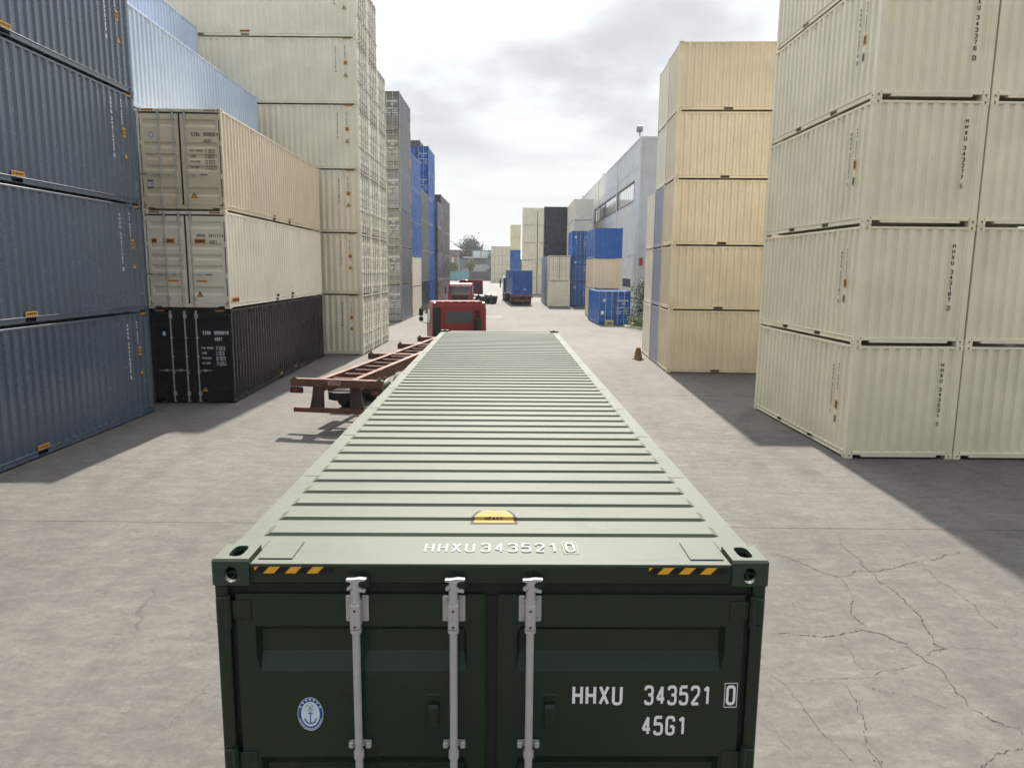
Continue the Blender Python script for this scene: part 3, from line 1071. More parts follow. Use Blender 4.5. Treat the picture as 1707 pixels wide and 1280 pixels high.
def place(x, y, z, yaw, L, face):
    """pose of a container whose near-left corner (seen from the camera) stands at x, y. face: what points at the camera"""
    a = R(yaw)
    c, s = math.cos(a), math.sin(a)

    def pt(lx, ly):
        return (x + c * lx - s * ly, y + s * lx + c * ly, z)
    if face == 'door':
        return pt(0, 0), a
    if face == 'end':
        return pt(W_, L), a + math.pi
    if face == 'side_door_right':      # long side to the camera, doors to the +x side; x, y is its near-left corner
        return pt(L, 0), a + math.pi / 2
    if face == 'side_door_left':
        return pt(0, W_), a - math.pi / 2
    raise ValueError(face)


def container(label, group, pose, L, H, colour, near=True, doors=False, end=True, sides=(0, 1), pockets=None,
              rods=3, rings=(), castings=True, handles=None):
    loc, rz = pose
    jr = random.Random(label)                                # no crane sets a box down to the millimetre
    loc = (loc[0] + jr.uniform(-0.009, 0.009), loc[1] + jr.uniform(-0.009, 0.009), loc[2])
    rz += R(jr.uniform(-0.04, 0.04))
    t_ = thing('shipping_container', label, 'container', loc, rz, group)
    mat = MATS['paint_' + colour]
    pc = tuple(pocket_centres(L)) if pockets is None else tuple(pockets)
    part('frame', m_frame(L, H, mat, near and castings, pc), t_)
    part('roof', m_roof(L, H, mat), t_)
    part('side_wall', m_side(L, H, mat), t_)
    part('side_wall', m_side(L, H, mat), t_, Matrix.Translation((W_, 0, 0)) @ Matrix.Diagonal((-1, 1, 1, 1)))
    part('end_wall', m_end(L, H, mat), t_)
    if near and castings:
        cm = m_casting(mat)
        for sx in (1, -1):
            for sy in (1, -1):
                for sz in (1, -1):
                    part('corner_casting', cm, t_, Matrix.Translation((0 if sx > 0 else W_, 0 if sy > 0 else L, H if sz > 0 else 0))
                         @ Matrix.Diagonal((sx, sy, sz, 1)))
    for p in pc:
        for s in sides:
            M = Matrix.Translation((0, p, 0)) if s == 0 else Matrix.Translation((W_, p, 0)) @ Matrix.Diagonal((-1, 1, 1, 1))
            part('fork_pocket', m_pocket(mat), t_, M)
    for s, ys in rings:
        for y in ys:
            M = Matrix.Translation((0.012, y, H - 0.075)) if s == 0 else Matrix.Translation((W_ - 0.012, y, H - 0.075)) @ Matrix.Diagonal((-1, 1, 1, 1))
            part('lashing_ring', m_ring(mat), t_, M)
    dm = m_door(H, mat, near)
    d1 = part('door', dm, t_, Matrix.Translation((0.093, 0, 0)))
    d2 = part('door', dm, t_, Matrix.Translation((W_ - 0.093, 0, 0)) @ Matrix.Diagonal((-1, 1, 1, 1)))
    part('door_gasket', m_gasket(H), t_)
    if doors:
        rx = {3: (0.625, 1.050, 1.390), 4: (0.50, 0.98, 1.46, 1.94)}[rods]
        for x in rx:
            r_ = part('lock_rod', m_rod(H, near), t_, Matrix.Translation((x, 0, 0)))
            if near or handles:
                part('door_handle', m_handle(-1 if x < W_ / 2 else 1), r_, Matrix.Translation((0, 0, 1.02)))
        if near:
            for z in (0.30, 0.98, H - 0.98, H - 0.24):
                part('hinge', m_hinge(mat), t_, Matrix.Translation((0.012, 0.012, z)))
                part('hinge', m_hinge(mat), t_, Matrix.Translation((W_ - 0.012, 0.012, z)) @ Matrix.Diagonal((-1, 1, 1, 1)))
    return t_


def decal(t_, name, me, mat):
    return part(name, me, t_, mat)


def vnum(t_, text, frame, h=0.10, ink=M_INK, pitch=1.30):
    decal(t_, 'number_lettering', m_text(('v', text, h, pitch), lambda: lettering(text, h, 1.25, 0.17, vertical=True, pitch=pitch), ink), frame)


ORD = ['bottom', 'second', 'third', 'fourth', 'fifth', 'sixth', 'seventh']


def tier(k, n):
    return 'bottom' if k == 0 else ('top' if k == n - 1 else ORD[k] + ' from the ground')

# ------------------------------------------------------------------ the ground
mb = MB()
mb.face([(-2500, -1200, -0.10), (2500, -1200, -0.10), (2500, 2500, -0.10), (-2500, 2500, -0.10)])
tag(mb.build('ground', M_GROUND), kind='structure')

yard = bpy.data.objects.new('yard_pavement', None)
col.objects.link(yard)
yard['kind'] = 'structure'
mb = MB()
mb.face([(-70, -14, -0.012), (70, -14, -0.012), (70, 300, -0.012), (-70, 300, -0.012)])
mb.build('joint_bed', M_JOINT, yard)
XS = [-66, -40, -14.6, 14.6, 40, 66]
YS = [11.42 + 6.38 * k for k in range(-4, 8)]
ys_far = [YS[-1] + 12.8 * (k + 1) for k in range(2)] + [92.5, 118, 150, 190, 240, 298]
YA = YS + ys_far
for i in range(len(XS) - 1):
    for j in range(len(YA) - 1):
        g = 0.006
        x0, x1, y0, y1 = XS[i] + g, XS[i + 1] - g, YA[j] + g, YA[j + 1] - g
        mb = MB()
        h = random.uniform(-0.0015, 0.0015)
        mb.box(x0 - (x0 + x1) / 2, x1 - (x0 + x1) / 2, y0 - (y0 + y1) / 2, y1 - (y0 + y1) / 2, -0.028, h)
        o = mb.build('concrete_slab', M_CONC2 if YA[j] > 86 else M_CONC, yard)
        o.location = ((x0 + x1) / 2, (y0 + y1) / 2, 0)

# cracks in the slabs beside the green container, followed by eye from the photograph (plan coordinates in metres)
def crack(pts, w0, seed):
    rnd = random.Random(seed)
    P = [Vector(p) for p in pts]
    for it in range(4):
        Q = [P[0]]
        for a, b in zip(P[:-1], P[1:]):
            dd = b - a
            nn_ = Vector((-dd.y, dd.x))
            Q.append((a + b) / 2 + nn_ * rnd.uniform(-0.13, 0.13))
            Q.append(b)
        P = Q
    mb = MB()
    L_, R_ = [], []
    n = len(P)
    for i, p in enumerate(P):
        dd = (P[min(i + 1, n - 1)] - P[max(i - 1, 0)]).normalized()
        nn_ = Vector((-dd.y, dd.x))
        e = min(1.0, min(i, n - 1 - i) / (n * 0.12) + 0.12)
        wl = w0 * 0.36 * e * rnd.choice((0.12, 0.2, 0.4, 0.6, 0.8, 1.0, 1.5))
        L_.append(p + nn_ * wl * rnd.uniform(0.2, 0.8))
        R_.append(p - nn_ * wl * rnd.uniform(0.2, 0.8))
    mb.idx([(q.x, q.y, 0.0045) for q in L_ + R_], [(k, k + 1, n + k + 1, n + k) for k in range(n - 1)])
    for _ in range(int(n * w0 * 9)):                       # crumbled edges
        p = P[rnd.randrange(n)] + Vector((rnd.gauss(0, w0 * 0.9), rnd.gauss(0, w0 * 0.9)))
        r_ = rnd.uniform(0.003, 0.011)
        a0 = rnd.uniform(0, 6.28)
        mb.face([(p.x + r_ * math.cos(a0 + q * 1.4) * rnd.uniform(0.6, 1.2), p.y + r_ * math.sin(a0 + q * 1.4), 0.005) for q in range(4)])
    mb.build('crack', M_CRACK, yard)


CRACKS = [([(3.801, 10.357), (4.156, 10.042), (4.333, 9.7), (4.519, 9.498), (4.942, 9.714), (5.182, 9.678), (5.703, 9.947), (6.003, 10.042), (6.528, 10.33), (7.196, 10.636)], 0.03),
          ([(5.267, 11.103), (5.111, 10.342), (5.056, 9.844), (5.045, 9.47), (5.068, 9.123), (5.09, 8.798), (5.03, 8.46), (4.936, 8.026), (4.827, 7.684), (4.903, 7.578), (4.551, 7.39)], 0.034),
          ([(4.519, 9.498), (4.427, 8.998), (4.297, 8.577), (4.207, 8.253), (4.267, 8.102)], 0.03),
          ([(3.001, 7.929), (3.294, 7.878), (3.556, 7.826), (3.825, 7.859), (4.137, 7.981), (4.367, 7.87), (4.491, 7.678), (4.524, 7.39), (4.564, 7.005), (4.483, 6.431), (4.636, 6.168), (4.741, 6.098)], 0.034),
          ([(6.003, 10.042), (5.875, 9.57), (5.913, 9.179), (5.903, 8.644), (5.804, 8.162), (5.842, 8.043)], 0.02),
          ([(6.155, 11.236), (6.137, 10.759), (5.97, 10.177)], 0.018),
          ([(3.026, 6.91), (3.39, 6.939), (3.645, 6.944), (4.046, 7.136), (4.454, 7.264)], 0.014),
          ([(3.449, 6.873), (3.421, 6.574), (3.361, 6.297), (3.227, 5.97), (3.189, 5.673), (3.129, 5.431)], 0.02),
          ([(3.606, 6.81), (3.825, 6.706), (4.136, 6.565), (4.258, 6.447)], 0.01),
          ([(3.799, 7.803), (3.758, 7.351), (3.751, 7.06)], 0.01),
          ([(2.736, 7.089), (2.825, 6.647), (2.858, 6.141), (2.969, 5.608)], 0.01),
          ([(2.442, 6.245), (2.476, 5.57)], 0.01),
          ([(4.041, 5.592), (4.271, 5.785), (4.572, 5.855)], 0.03),
          ([(4.026, 12.0), (4.475, 12.204), (4.767, 11.959), (5.039, 11.905), (5.43, 12.04)], 0.016),
          ([(4.934, 7.632), (5.262, 7.585), (5.709, 7.488)], 0.012),
          ([(3.49, 8.978), (3.581, 8.629), (3.714, 8.498), (3.975, 8.471)], 0.012)]
for k, (pts, w0) in enumerate(CRACKS):
    crack(pts, w0, k)

# painted rectangle and worn pale patch in the far yard
def patch(name, pts, mat, z=0.006):
    mb = MB()
    mb.face([(x, y, z) for x, y in pts])
    return mb.build(name, mat, yard)


patch('repair_patch', [(-2.7, 62.0), (-0.9, 62.2), (-0.85, 66.6), (-2.7, 66.2)], M_CONC2)

# ------------------------------------------------------------------ green container in front
def green_container():
    x, y, yaw = -1.2983, 2.9787, 0.93
    t_ = thing('shipping_container', 'dark green container with ribbed roof and its doors below the camera', 'container',
               (x, y, 0), R(yaw))
    g = MATS['paint_green']
    L, H = L40, HC
    part('side_wall', m_side(L, H, g), t_)
    part('side_wall', m_side(L, H, g), t_, Matrix.Translation((W_, 0, 0)) @ Matrix.Diagonal((-1, 1, 1, 1)))
    part('end_wall', m_end(L, H, g), t_)
    # frame without the header top (that is dusty)
    part('frame', m_frame(L, H, g, True, (), False), t_)
    cm = m_casting(g)
    cmr = m_casting(M_GROOF, True)
    for sx in (1, -1):
        for sy in (1, -1):
            for sz in (1, -1):
                part('corner_casting', cmr if sz > 0 else cm, t_, Matrix.Translation((0 if sx > 0 else W_, 0 if sy > 0 else L, H + 0.004 if sz > 0 else 0))
                     @ Matrix.Diagonal((sx, sy, sz, 1)))
    # roof sheets: raised ribs across the width, edge flanges
    zr = H - 0.030
    y_first, pitch, n = 0.372, 0.2262, 51
    fo, sl, dp = 0.104, 0.014, 0.0135
    prof = [(0.30, 0.0)]
    for k in range(n):
        s = y_first + k * pitch
        prof += [(s, 0.0), (s + sl, dp), (s + sl + fo, dp), (s + sl * 2.0 + fo, 0.0)]
    prof.append((L - 0.14, 0.0))
    xs = [0.022, 0.108, 0.140, W_ - 0.140, W_ - 0.108, W_ - 0.022]
    kk = [0, 0, 1, 1, 0, 0]
    # split into welded sheets of about 1.1 m, each a part
    per = 5
    rnd = random.Random(3)
    i0 = 0
    start = 0
    idxs = list(range(0, len(prof) - 1, per * 4))
    for q, a in enumerate(idxs):
        b = min(a + per * 4, len(prof) - 1) if q < len(idxs) - 1 else len(prof) - 1
        seg = prof[a:b + 1]
        m_ = MB()
        vs = []
        for (yy, zz) in seg:
            for xx, k in zip(xs, kk):
                vs.append((xx, yy, zr + zz * k))
        nx = len(xs)
        m_.idx(vs, [(r * nx + c, r * nx + c + 1, (r + 1) * nx + c + 1, (r + 1) * nx + c) for r in range(len(seg) - 1) for c in range(nx - 1)])
        ye = seg[0][0]
        m_.box(0.030, W_ - 0.030, ye - 0.006, ye + 0.006, zr - 0.002, zr + 0.0025, ch=0.002)   # weld bead
        m_.build('roof_sheet', M_GROOF, t_)
    # top side rails seen from above, header plate, corner plates
    m_ = MB()
    for xa in (0.004, W_ - 0.056):
        m_.box(xa, xa + 0.052, 0.182, L - 0.182, H - 0.066, H - 0.0325, ch=0.005)
    m_.build('roof_edge_rail', M_GROOF, t_)
    m_ = MB()
    m_.box(0.165, W_ - 0.165, 0.0095, 0.296, H - 0.034, H - 0.0185, ch=0.003)
    for xa in (0.012, W_ - 0.1645):
        m_.box(xa, xa + 0.1525, 0.180, 0.296, H - 0.034, H - 0.0205, ch=0.003)
    m_.build('header_plate', M_GROOF, t_)
    for sgn in (0, 1):
        m_ = MB()
        a, b = (0.186, 0.336)
        if sgn:
            a, b = W_ - 0.336, W_ - 0.186
        m_.box(a, b, 0.058, 0.262, H - 0.020, H - 0.0125, ch=0.002)
        m_.build('corner_plate', M_GROOF, t_)
    m_ = MB()
    m_.box(0.2, W_ - 0.2, L - 0.14, L - 0.012, H - 0.034, H - 0.0185, ch=0.004)
    m_.build('header_plate', M_GROOF, t_)
    # doors
    dm = m_door(H, g, True)
    d1 = part('door', dm, t_, Matrix.Translation((0.093, 0, 0)))
    d2 = part('door', dm, t_, Matrix.Translation((W_ - 0.093, 0, 0)) @ Matrix.Diagonal((-1, 1, 1, 1)))
    part('door_gasket', m_gasket(H), t_)
    # lock rods with cams, sleeves and guides
    mr = MB()
    mr.cyl((0, -0.030, 0.06), (0, -0.030, H - 0.085), 0.0175, n=16)
    rod_me = mr.mesh('lock_rod', M_STEEL)
    # cam head
    mc = MB()
    mc.cyl((0, -0.030, -0.045), (0, -0.030, 0.010), 0.021, n=14)
    mc.cyl((0, -0.030, -0.052), (0, -0.030, -0.044), 0.025, n=14)
    C = [(-0.034, 0.012), (-0.028, 0.004), (-0.012, 0.016), (0.006, 0.010), (0.020, 0.000), (0.045, -0.004), (0.047, 0.002), (0.026, 0.010),
         (0.014, 0.020), (0.012, 0.034), (0.024, 0.046), (0.048, 0.050), (0.050, 0.058), (0.020, 0.060), (-0.010, 0.056), (-0.034, 0.056), (-0.036, 0.048), (-0.016, 0.042), (-0.014, 0.030)]
    mc.ext([(a, b) for a, b in C], -0.046, -0.022, 'y')
    cam_me = mc.mesh('rod_cam', M_STEEL)
    mk = MB()     # keeper on the header
    mk.box(0.012, 0.058, -0.020, 0.014, 0.006, 0.046, ch=0.004)
    mk.cyl((0.036, -0.028, 0.026), (0.036, 0.0, 0.026), 0.017, n=12)
    keep_me = mk.mesh('cam_keeper', g)
    ms = MB()     # sleeve with its bolted plate
    for s_ in (-1, 1):
        a, b = (0.020, 0.050)
        if s_ < 0:
            a, b = -0.050, -0.020
        ms.box(a, b, 0.004, 0.016, -0.062, 0.060, ch=0.005)
        for z in (-0.046, 0.046):
            ms.cyl((s_ * 0.036, 0.006, z), (s_ * 0.036, -0.003, z), 0.008, n=8)
    ms.box(-0.022, 0.022, -0.055, 0.014, -0.075, 0.045, ch=0.007)
    ms.cyl((0, -0.030, 0.044), (0, -0.030, 0.058), 0.024, n=14)
    ms.cyl((0, -0.030, -0.092), (0, -0.030, -0.075), 0.025, n=14)
    sl_me = ms.mesh('rod_sleeve', M_STEEL)
    mh = MB()
    mh.cyl((0, -0.0565, 0), (0, -0.053, 0), 0.0055, n=10)
    hole_me = mh.mesh('sleeve_hole', M_BLACK)
    mg = MB()
    for s_ in (-1, 1):
        a, b = (0.026, 0.050) if s_ > 0 else (-0.050, -0.026)
        mg.box(a, b, -0.014, 0.015, 0.004, 0.034, ch=0.004)
        mg.cyl((s_ * 0.038, -0.012, 0.019), (s_ * 0.038, -0.018, 0.019), 0.008, n=8)
    mg.box(-0.03, 0.03, 0.004, 0.014, 0.006, 0.032)
    mg.cyl((0, -0.030, -0.024), (0, -0.030, 0.006), 0.0235, n=14)
    mg.cyl((0, -0.0545, -0.010), (0, -0.052, -0.010), 0.005, n=8)
    guide_me = mg.mesh('rod_guide', M_STEEL)
    for x in (0.627, 1.052, 1.388):
        r_ = part('lock_rod', rod_me, t_, Matrix.Translation((x, 0, 0)))
        part('rod_cam', cam_me, r_, Matrix.Translation((0, 0, H - 0.122)))
        part('rod_sleeve', sl_me, r_, Matrix.Translation((0, 0, H - 0.222)))
        for z in (0.016, -0.058):
            part('sleeve_hole', hole_me, r_, Matrix.Translation((0, 0, H - 0.222 + z)))
        part('rod_guide', guide_me, r_, Matrix.Translation((0, 0, 2.005)))
        part('cam_keeper', keep_me, t_, Matrix.Translation((x, 0, H - 0.122)))
    for x in (0.627, 1.052, 1.388):
        part('door_handle', m_handle(-1 if x < 1.2 else 1), t_, Matrix.Translation((x, 0, 1.02)))
    for z in (0.30, 0.98, 1.93, H - 0.235):
        part('hinge', m_hinge(g), t_, Matrix.Translation((0.010, 0.010, z)))
        part('hinge', m_hinge(g), t_, Matrix.Translation((W_ - 0.010, 0.010, z)) @ Matrix.Diagonal((-1, 1, 1, 1)))
    # handle catches
    for cx in (0.958, 1.482):
        m_ = MB()
        m_.box(-0.036, 0.036, 0.003, 0.016, -0.105, 0.105, ch=0.004)
        m_.box(-0.026, 0.026, -0.020, 0.004, -0.055, 0.062, ch=0.006)
        m_.box(-0.024, 0.024, -0.028, -0.0205, 0.030, 0.058, ch=0.004)
        for s_ in (-1, 1):
            m_.cyl((s_ * 0.02, 0.004, 0.083), (s_ * 0.02, -0.004, 0.083), 0.006, n=8)
        m_.cyl((0, 0.004, -0.088), (0, -0.003, -0.088), 0.006, n=8)
        m_.build('handle_catch', g, t_).location = (cx, 0.012, 2.155)
    # height tape on the header
    me = m_stripes(0.345, 0.040, 4)
    decal(t_, 'hazard_tape', me, frame_door(0.184, H - 0.0625, -0.0120))
    decal(t_, 'hazard_tape', me, frame_door(W_ - 0.184 - 0.345, H - 0.0625, -0.0120))
    # lettering
    def big(text, h, xs, wgt=0.155, gap=0.24, space=0.42):
        return lettering(text, h, xs, wgt, gap, space=space)
    decal(t_, 'number_lettering', big('HHXU', 0.098, 0.85).mesh('lettering', M_WHITE), frame_door(1.585, 2.205, -0.0155))
    decal(t_, 'number_lettering', big('343521', 0.098, 0.745).mesh('lettering', M_WHITE), frame_door(1.912, 2.205, -0.0155))
    decal(t_, 'number_lettering', big('[0]', 0.098, 0.76).mesh('lettering', M_WHITE), frame_door(2.279, 2.205, -0.0155))
    decal(t_, 'number_lettering', big('45G1', 0.098, 0.77).mesh('lettering', M_WHITE), frame_door(1.905, 2.055, -0.0155))
    decal(t_, 'number_lettering', big('HHXU 343521 [0]', 0.112, 0.735, 0.135, 0.34, 0.12).mesh('lettering', M_DUSTWHITE), frame_roof(0.905, 0.142, H - 0.0165))
    # oval badge: blue ring, pale field, anchor and letters
    m_ = MB()

    def oval(rx, ry, z, mi, n=40):
        m_.face([(rx * math.cos(2 * math.pi * k / n), ry * math.sin(2 * math.pi * k / n), z) for k in range(n)], mi)

    def oring(rx, ry, q, z, mi, n=40):
        vs = [(rx * s * math.cos(2 * math.pi * k / n), ry * s * math.sin(2 * math.pi * k / n), z) for s in (1, q) for k in range(n)]
        m_.idx(vs, [(k, (k + 1) % n, n + (k + 1) % n, n + k) for k in range(n)], mi)
    oval(0.058, 0.082, 0, 0)
    oring(0.0575, 0.0815, 0.965, 0.0006, 1)
    oval(0.0440, 0.0640, 0.0008, 1)
    oring(0.0440, 0.0640, 0.95, 0.0012, 0)
    def st(pts, w1, mi):
        q = MB()
        stroke(q, pts, w1)
        m_.idx([(a, b, 0.0018) for a, b, _ in q.v], q.f, mi)
    st([(0, -0.045), (0, 0.012)], 0.0045, 0)
    st(rounded([(-0.026, -0.020), (-0.018, -0.042), (0, -0.047), (0.018, -0.042), (0.026, -0.020)], 0.02, 5), 0.006, 0)
    st([(-0.013, 0.003), (0.013, 0.003)], 0.0035, 0)
    for (cx, cy, rr_) in ((-0.011, 0.030, 0.013), (0.010, 0.030, 0.013), (0, 0.040, 0.012), (0.0, 0.020, 0.009)):
        pts = [(cx + rr_ * math.cos(a * math.pi / 6), cy + rr_ * math.sin(a * math.pi / 6)) for a in range(13)]
        st(pts, 0.0022, 2)
    for k in range(7):
        a = R(30 + k * 20)
        m_.idx([(0.0505 * math.cos(a) + dx, 0.0725 * math.sin(a) + dy, 0.0018) for dx, dy in ((-.004, -.004), (.004, -.004), (.004, .004), (-.004, .004))], [(0, 1, 2, 3)], 1)
    for k in range(22):
        a = R(200 + k * 140 / 21)
        m_.idx([(0.0505 * math.cos(a) + dx, 0.0725 * math.sin(a) + dy, 0.0018) for dx, dy in ((-.0016, -.004), (.0016, -.004), (.0016, .004), (-.0016, .004))], [(0, 1, 2, 3)], 1)
    decal(t_, 'oval_badge', m_.mesh('oval_badge', [M_LOGOBLUE, M_LOGOPALE, plain('grey_blue_vinyl', (0.25, 0.32, 0.42))]), frame_door(0.403, 2.162, -0.0155))
    # half-round height sign stuck over the second rib
    def roofz(yy):
        for (a, za), (b, zb) in zip(prof[:-1], prof[1:]):
            if a <= yy <= b:
                return zr + za + (zb - za) * (yy - a) / (b - a)
        return zr
    for sc_, lift, mt, nm in ((1.18, 0.0015, M_INK, 'sign_border'), (1.0, 0.003, M_SIGN, 'height_sign')):
        m_ = MB()
        cy = 0.560 - (0.012 if sc_ > 1 else 0)
        ys = sorted(set([cy + 0.185 * sc_ * k / 14 for k in range(15)] + [p[0] for p in prof if cy < p[0] < cy + 0.185 * sc_]))
        rows = []
        for yy in ys:
            q = (yy - cy) / (0.185 * sc_)
            hw = 0.103 * sc_ * math.sqrt(max(0.0, 1 - q ** 2.2))
            rows.append((W_ / 2 + 0.003 - hw, W_ / 2 + 0.003 + hw, yy, roofz(yy) + lift))
        for a, b in zip(rows[:-1], rows[1:]):
            m_.face([(a[0], a[2], a[3]), (a[1], a[2], a[3]), (b[1], b[2], b[3]), (b[0], b[2], b[3])])
        if sc_ == 1.0:
            m_.build(nm, mt, t_)
        else:
            m_.build(nm, plain('sign_edge_grey', (0.045, 0.048, 0.04), 0.7, 0, 0.1), t_)
    yr = y_first + pitch + sl / 2
    q = lettering('HEAVY', 0.020, 1.25, 0.20)
    me = q.mesh('lettering', M_INK)
    aa = math.atan2(dp, sl)
    decal(t_, 'sign_lettering', me, Matrix.Translation((W_ / 2 - 0.045, y_first + pitch - 0.0005, zr + 0.004)) @ Matrix.Rotation(aa, 4, 'X'))
    # scratches and small weld marks on the roof edge
    m_ = MB()
    q = MB()
    stroke(q, [(1.78, 0.452), (1.73, 0.487), (1.70, 0.495)], 0.004)
    m_.idx([(a, b, zr + dp + 0.001) for a, b, _ in q.v], q.f)
    m_.build('scratch', plain('scratch_dark', (0.14, 0.14, 0.12)), t_)
    return t_


green_container()

# ------------------------------------------------------------------ near stacks
def tris(t_, frame):
    decal(t_, 'warning_sticker', m_tri(), frame)


def tie_y(L, a, b, n):
    return [a + (b - a) * k / (n - 1) for k in range(n)]


# cream twenty-foot stack on the warehouse side, blank ends towards the camera
nums = {0: '343531 [1]', 1: '343187 [2]', 2: '343277 [1]', 3: '343376 [0]', 4: '343402 [5]'}
nums2 = {0: '343540 [4]', 1: '343199 [8]', 2: '343260 [6]', 3: '343391 [3]', 4: '343410 [7]'}
for colm in (0, 1):
    for k in range(5):
        x0 = 7.5337 + colm * 2.462 * math.cos(R(0.7))
        y0 = 15.9319 + colm * 2.462 * math.sin(R(0.7))
        where = 'aisle column of the big cream stack' if colm == 0 else 'second column of the big cream stack'
        t_ = container('cream container with vertical number, %s, %s' % (ORD[k] + ' up' if k else 'on the ground', where),
                       'cream twenty-foot stack', place(x0, y0, k * HS, 0.7, L20, 'end'), L20, HS, 'cream',
                       rings=((1, tie_y(L20, 0.75, L20 - 0.78, 8)),) if colm == 0 else (), sides=(1,) if colm == 0 else ())
        n_ = (nums if colm == 0 else nums2)[k]
        vnum(t_, 'HHXU ' + n_, frame_end(L20, 2.02, 2.20, -0.018), 0.092)
        if colm == 0:
            vnum(t_, 'HHXU ' + n_, frame_x1(L20 - 0.93, 2.05, -0.008), 0.075)
            decal(t_, 'small_lettering', m_text(('vs', k), lambda: lettering('MAX GROSS', 0.055, 1.1, 0.2, vertical=True, pitch=1.35), M_INK), frame_x1(L20 - 0.655, 2.10, -0.008))
            decal(t_, 'orange_sticker', m_rect('osr', 0.11, 0.22, [M_ORANGE, M_YELLOW, M_INK], 0.012, 2), frame_x1(L20 - 0.72, 1.22 if k else 1.02, -0.008))
            decal(t_, 'data_sticker', m_rect('dsr', 0.10, 0.20, [plain('pale_print', (0.45, 0.43, 0.36)), M_INK], None, 3), frame_x1(L20 - 0.72, 0.88 if k else 0.70, -0.008))

# tan twenty-foot stack, long sides towards the camera
R2 = dict(x=6.3697, y=29.75, yaw=-2.25)
ca, sa = math.cos(R(R2['yaw'])), math.sin(R(R2['yaw']))
for row in range(3):
    n = 5 if row < 2 else 3
    for k in range(n):
        cl = 'tan' if row == 0 else ('slate_blue' if row == 1 and k < 3 else 'cream_cool')
        x0 = R2['x'] - sa * row * 2.462
        y0 = R2['y'] + ca * row * 2.462
        if row == 0:
            lab = 'tan container side-on to the camera, %s in its stack of five' % tier(k, 5)
        elif row == 1:
            lab = ('slate blue container end, %s, sandwiched between tan and cream ends' % tier(k, 5)) if k < 3 else \
                  ('cream container end above slate blue ends, %s of its column' % tier(k, 5))
        else:
            lab = 'cream container end behind the slate blue one, %s of three' % tier(k, 3)
        t_ = container(lab, 'tan stack before the warehouse', place(x0, y0, k * HS, R2['yaw'], L20, 'side_door_right'), L20, HS, cl,
                       rings=((0, [L20 - 0.62 - 1.12 * q for q in range(5)]),) if row == 0 else (), sides=(0,) if row == 0 else ())

# navy forty-foot high stack along the camera's side of the yard
for k in range(4):
    t_ = container('navy blue container with white vertical numbers, %s of the navy stack' % tier(k, 4),
                   'navy stack', place(-10.20 - W_, 20.55 - L40, k * HC, 0.5, L40, 'end'), L40, HC, 'navy',
                   rings=((0, [0.55 + 0.556 * 2 * q for q in range(10)]),), sides=(0,))
    # the +x face of the stack is local x = 0; its far end is the door end (local y small)
    vnum(t_, 'HHXU 34%d%d [%d]' % (3100 + 17 * k, 20 + k, (3 * k) % 10), frame_x0(1.20, 2.62, -0.006), 0.082, M_WHITE)
    vnum(t_, 'MAX GROSS', frame_x0(0.70, 2.66, -0.006), 0.058, M_WHITE)
    decal(t_, 'orange_sticker', m_rect('osn', 0.14, 0.24, [M_ORANGE, M_YELLOW, M_INK], 0.014, 2), frame_x0(0.70, 1.72, -0.006))
    tris(t_, frame_x0(0.60, 1.18, -0.006))
    for p in pocket_centres(L40):
        decal(t_, 'pocket_sticker', m_rect('pks', 0.40, 0.10, [M_ORANGE, M_YELLOW, M_INK], 0.010, 1), frame_x0(p + 0.20, 0.178, -0.004))
    decal(t_, 'hazard_tape', m_stripes(0.30, 0.05, 4), frame_x0(0.46, HC - 0.073, -0.0065))

